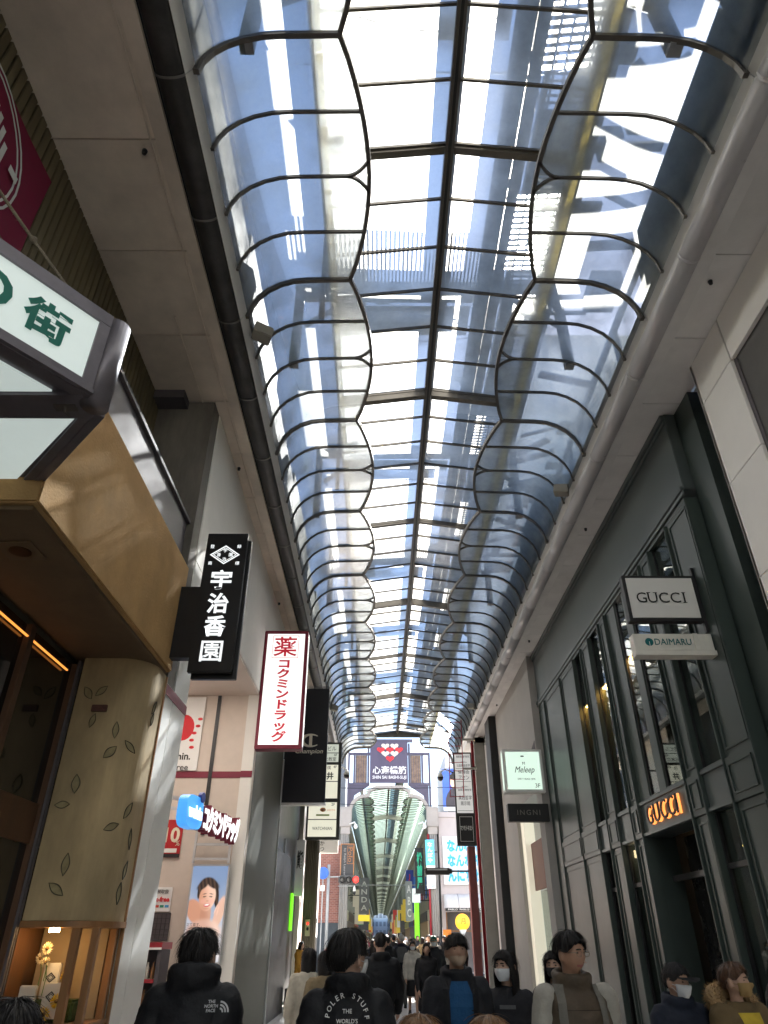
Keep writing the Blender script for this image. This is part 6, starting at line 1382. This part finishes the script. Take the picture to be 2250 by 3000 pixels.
# man with glasses, quilted vest and backpack
d = make_person(dict(H=1.69, hair='short', vol=.026, slen=1.3, topmat=BRN, top='jacket', puff=.035, collar=.035, seed=16, glasses=True, yaw=26, pitch=3, botmat=KN, stride=.15, topname='vest', skin=M('skin_ruddy', (.42, .235, .155), .5, 0, .1, 12, .05, 80)))
r = put_person(d, 'person with glasses and backpack straps wearing a brown quilted vest', 1.18, 5.0, 6)
bv = bvh(d['_jm'])
STRAP = cloth('strap', (.16, .15, .13))
for s in (-1, 1):
    g = MB(); g.rings([[(s*(.105+.02*math.sin(j*.2))+q, 0, 1.00+j*.03) for q in (-.022, 0, .022)] for j in range(15)], False, False); drape(r, 'backpack_strap', g, bv, STRAP, False, .012)
    a1, a2, a3 = d['_arm'](s); m_ = MB(); limb(m_, [a1, a2, a3], [.078, .070, .056]); P(r, 'pale_sleeve', remesh(m_, .012, 3, 'pale_sleeve', .006, 4), cloth('pale_sleeve', (.34, .32, .28)), local=True)
P(r, 'backpack', MB().rings([[(rx*math.cos(a), .19+ry*math.sin(a), z) for a in [2*math.pi*i/16 for i in range(16)]] for z, rx, ry in ((.95, .12, .07), (1.0, .15, .10), (1.25, .15, .10), (1.38, .11, .06))]), GRY, local=True, smooth=True)
for j in range(6):
    g = MB(); g.rings([[(x, 0, .92+j*.075+q) for x in [-.15+.03*i for i in range(11)]] for q in (0, .004)], False, False); drape(r, 'quilt_seam', g, bv, cloth('seam', (.05, .036, .025)), False, .002)
# old man with cap
d = make_person(dict(H=1.49, hair='short', hairmat=HAIRK, topmat=NAVY, top='jacket', puff=.045, collar=.03, seed=17, mask=MASKW, yaw=22, pitch=6, cap=cloth('cap_black', (.015, .015, .017)), botmat=KN, stride=.2)); put_person(d, 'person in black cap and white mask in front of the department store door', 2.16, 6.0, 8)
# woman with fur hood
d = make_person(dict(H=1.50, fem=True, hair='short', vol=.022, hairmat=HAIRB, topmat=OLV, top='jacket', puff=.06, seed=18, mask=MASKY, yaw=34, botmat=KN, stride=.1)); r = put_person(d, 'person with fur hooded coat, yellow top and ochre mask at the right', 2.52, 5.85, 10)
FUR = M('tawny_fur', (.30, .19, .09), .8, 0, .35, 25); fm = MB(); rg = random.Random(5)
hood = [Vector((.14*math.sin(a)*(1-.1*math.cos(a)), .045-.10*math.cos(a), 1.245+.055*(-math.cos(a))+.02)) for a in [.75+(2*math.pi-1.5)*i/26 for i in range(27)]]
fm.tube(hood, [.02+.05*math.sin(math.pi*i/26) for i in range(27)], 10)
for q in range(2600):
    i = rg.randrange(26); c = hood[i].lerp(hood[i+1], rg.random()); n = Vector((rg.gauss(0, 1), rg.gauss(0, 1), rg.gauss(0, 1))).normalized(); rad = .02+.05*math.sin(math.pi*i/26)
    a = c+n*rad*.9; e = n.cross(Vector((rg.random(), rg.random(), rg.random()))).normalized()*.0022; tip = a+(n+Vector((rg.gauss(0, .3), rg.gauss(0, .3), rg.gauss(-.2, .3)))).normalized()*rg.uniform(.02, .04); fm.add([a-e, a+e, tip], [(0, 1, 2)])
P(r, 'fur_hood', fm, FUR, local=True)
bv = bvh(d['_jm']); g = MB(); g.rings([[(x*(1+.3*j/6), 0, .95+j*.045) for x in (-.06, -.03, 0, .03, .06)] for j in range(7)], False, False); drape(r, 'yellow_top', g, bv, YEL, False, .012)
# edge of frame and the heads at the bottom
d = make_person(dict(H=1.62, fem=True, hair='bob', topmat=KB, top='coat', seed=19, mask=MASKW, yaw=50, botmat=KB)); put_person(d, 'person in black coat cut off by the right edge of the picture', 3.28, 6.6, 20)
d = make_person(dict(H=1.49, fem=True, hair='bob', vol=.02, topmat=KN, top='coat', seed=20, botmat=KN)); put_person(d, 'person with shiny black hair whose head shows at the bottom left corner', -1.09, 2.5, 180)
dl_ = make_person(dict(H=1.41, fem=True, hair='bob', vol=.025, slen=1.4, hairmat=HAIRL, topmat=BEI, top='coat', seed=21, botmat=KN)); put_person(dl_, 'person with light brown hair, left head at the bottom centre', .14, 2.95, 175)
d = make_person(dict(H=1.40, fem=True, hair='bob', vol=.025, slen=1.4, hairmat=HAIRL, topmat=GRY, top='coat', seed=22, botmat=KN)); put_person(d, 'person with light brown hair, right head at the bottom centre', .40, 3.05, 182)
# women walking away on the left
d = make_person(dict(H=1.55, fem=True, hair='long', len=.22, topmat=CRMK, top='sweater', topname='sweater', puff=.045, seed=23, botmat=GRY, stride=.15)); put_person(d, 'person with straight black hair walking away in a cream sweater', -.84, 9.8, 180)
d = make_person(dict(H=1.53, fem=True, hair='bob', topmat=BEI, top='coat', puff=.04, seed=24, botmat=KN)); r = put_person(d, 'person walking away in beige coat with a crossbody strap', -.60, 9.2, 186)
bv = bvh(d['_jm']); g = MB(); g.rings([[(-.16+.30*j/10+q, 0, 1.22-.034*j*1.0) for q in (-.008, .008)] for j in range(11)], False, False); drape(r, 'bag_strap', g, bv, KB, True, .008)
# ------------------------------------------------------------------ crowd: a few figures, copied as individuals
AR = {}
def arch(key):
    if key in AR: return AR[key]
    fem = 'f' in key; sp = dict(H=1.62 if fem else 1.72, fem=fem, stride=.38 if 'w' in key else .0, seed=hash(key) % 50, hair='long' if fem else 'short', vol=.02, puff=.04, top='coat' if 'c' in key else 'jacket', collar=.02, bottom='skirt' if 's' in key else 'trousers', topmat=KN, botmat=KN, hairmat=HAIRK)
    sp['seed'] = sum(map(ord, key))
    if 'k' in key: sp['mask'] = MASKW
    if 'p' in key: sp['cap'] = WHITE
    AR[key] = make_person(sp, near=False); return AR[key]
def pp(key, label, x, y, hdg, top, bot=None, hair=None, cap=None, H=None, group='pedestrians towards the crossing'):
    d = arch(key); r = put_person(d, label, x, y, hdg, {'jacket': top, 'trousers': bot or KN, 'skirt': bot or KN, 'hair': hair or HAIRK, 'cap': cap}, group)
    if H: s = H/(1.62 if 'f' in key else 1.72); r.scale = (s, s, s)
    return r
pp('mw', 'tall person in black walking away just behind the circular lettering jacket', .02, 10.5, 180, KB, KB)
pp('fcw', 'person with long black hair in long black coat walking away in mid crowd', -.08, 15.5, 178, KB, KB)
pp('mw2', 'person in black jacket and blue jeans walking away', .24, 22.5, 183, KB, DEN, H=1.70)
r = pp('m3', 'grey haired person with a dark backpack standing at the sunlit floor', .66, 23.5, 180, NAVY, GRY, HAIRG, H=1.76); P(r, 'backpack', B(-.15, .15, .17, .30, 1.05, 1.42), GRY, bevel=.04, local=True)
r = pp('fkws', 'person in white jacket, skirt and white mask walking towards the camera with a bag', .86, 20.6, 0, WHJ, KB, H=1.60); P(r, 'handbag', B(-.36, -.22, -.06, .06, .55, .80), BRN, bevel=.03, local=True); P(r, 'bag_handle', MB().tube([(-.35, 0, .79), (-.29, 0, .92), (-.23, 0, .79)], .008, 6), BRN, local=True)
pp('fcw2', 'person with long black hair in black coat walking towards the camera', .95, 16.2, 4, KB, KB, H=1.58)
pp('mkpw', 'person in green cap, white mask and black coat at the right of the crowd', 1.38, 20.3, -4, KN, KN, None, cloth('cap_green', (.02, .12, .09)), H=1.70)
pp('mpw', 'person in dark coat and white cap walking away ahead', .06, 24.8, 180, KN, GRY, None, WHITE, H=1.68)
pp('mpw2', 'person in dark cap walking away beyond the grey haired one', .50, 27.0, 178, KB, KN, None, cloth('cap_navy', (.02, .025, .04)), H=1.78)
pp('fw3', 'person with brown hair walking beyond the white jacketed one', 1.12, 26.5, 10, GRY, DEN, HAIRB, H=1.62)
pp('fkw4', 'masked person in pale coat at the right edge of the sunlit floor', 1.75, 25.5, 5, CRMK, KN, HAIRB, H=1.58)
pp('mw', 'person in navy coat at the right by the red cladding', 2.9, 30.2, 0, NAVY, KN, H=1.7)
pp('fw3', 'person in a yellow apron by the ribbed column at the left', -2.35, 24.3, 60, cloth('apron_orange', (.50, .26, .04)), KN, HAIRK, H=1.58)
pp('mw2', 'person in grey jacket seen between the near heads at the left', -.95, 17.8, 175, GRY, KN, H=1.66)
pp('fkw4', 'person with pale coat left of the mid crowd', -.72, 20.0, 0, WHJ, KN, HAIRK, H=1.6)
pp('mpw', 'person in white cap among the left crowd', -1.05, 19.0, 182, BEI, KN, None, WHITE, H=1.64)
pp('fcw', 'person in dark brown coat walking away at the left', -.5, 22.6, 180, cloth('dark_brown', (.05, .03, .02)), KB, HAIRB, H=1.6)
pp('mw', 'person in black walking towards the camera beside the left signs', -1.3, 27.8, 2, KN, DEN, H=1.72)
rg = random.Random(41)
tops = [KB, KN, NAVY, GRY, BEI, WHJ, cloth('wine', (.16, .03, .04)), CRMK, BRN, KN, KB]; keys = ['mw', 'fcw', 'mw2', 'fw3', 'fkw4', 'mpw', 'fkws', 'mkpw', 'fcw2']
used = []; CR = {}
n = 0
ordn = ['first', 'second', 'third', 'fourth', 'fifth', 'sixth', 'seventh', 'eighth', 'ninth', 'tenth']
while n < 115:
    y = 25.5+60*rg.random()**1.4 if n < 85 else rg.uniform(75, 150); x = rg.uniform(-1.7, 2.9)
    if any((x-a)**2+(y-b)**2 < .35 for a, b in used): continue
    used.append((x, y)); kx = keys[rg.randrange(len(keys))]; tp = tops[rg.randrange(len(tops))]; away = rg.random() < .5
    zone = 'on the crossing' if y < 46 else 'just beyond the gate' if y < 62 else 'deep in the far arcade'
    lab = 'small distant person in %s %s, %s' % (tp.name.replace('cloth_', '').replace('_', ' ')+' clothes', 'walking away' if away else 'walking nearer', zone)
    rr_ = pp(kx, lab, x, y, (180 if away else 0)+rg.uniform(-12, 12), tp, [KN, DEN, GRY][rg.randrange(3)], [HAIRK, HAIRK, HAIRB, HAIRG][rg.randrange(4)], [WHITE, KB][rg.randrange(2)], H=rg.uniform(1.54, 1.8), group='distant crowd')
    CR.setdefault(zone, []).append((x/y, rr_, tp))
    n += 1
def nth(i):
    return '%d%s' % (i, 'th' if 10 < i % 100 < 14 else {1: 'st', 2: 'nd', 3: 'rd'}.get(i % 10, 'th'))
for zone, ls in CR.items():
    for i, (q, o, tp) in enumerate(sorted(ls, key=lambda a: a[0])): o['label'] = 'distant person in %s, %s from left of those %s' % (tp.name.replace('cloth_', '').replace('_', ' '), nth(i+1), zone)
cm_ = MB()
for q in range(260):
    y = rg.uniform(150, 300); x = rg.uniform(-1.9, 3.1); h = rg.uniform(1.5, 1.8)
    cm_.tube([(x, y, 0), (x, y, h*.45), (x, y, h*.8), (x, y, h*.86)], [.14, .16, .2, .06], 6); cm_.ell((x, y, h*.93), .09, .1, .12, 6, 5)
o = S('far_crowd', cm_, KN, kind='stuff'); o['label'] = 'dark mass of far pedestrians filling the end of the arcade'; o['category'] = 'crowd'

bpy.data.scenes.remove(TMP)
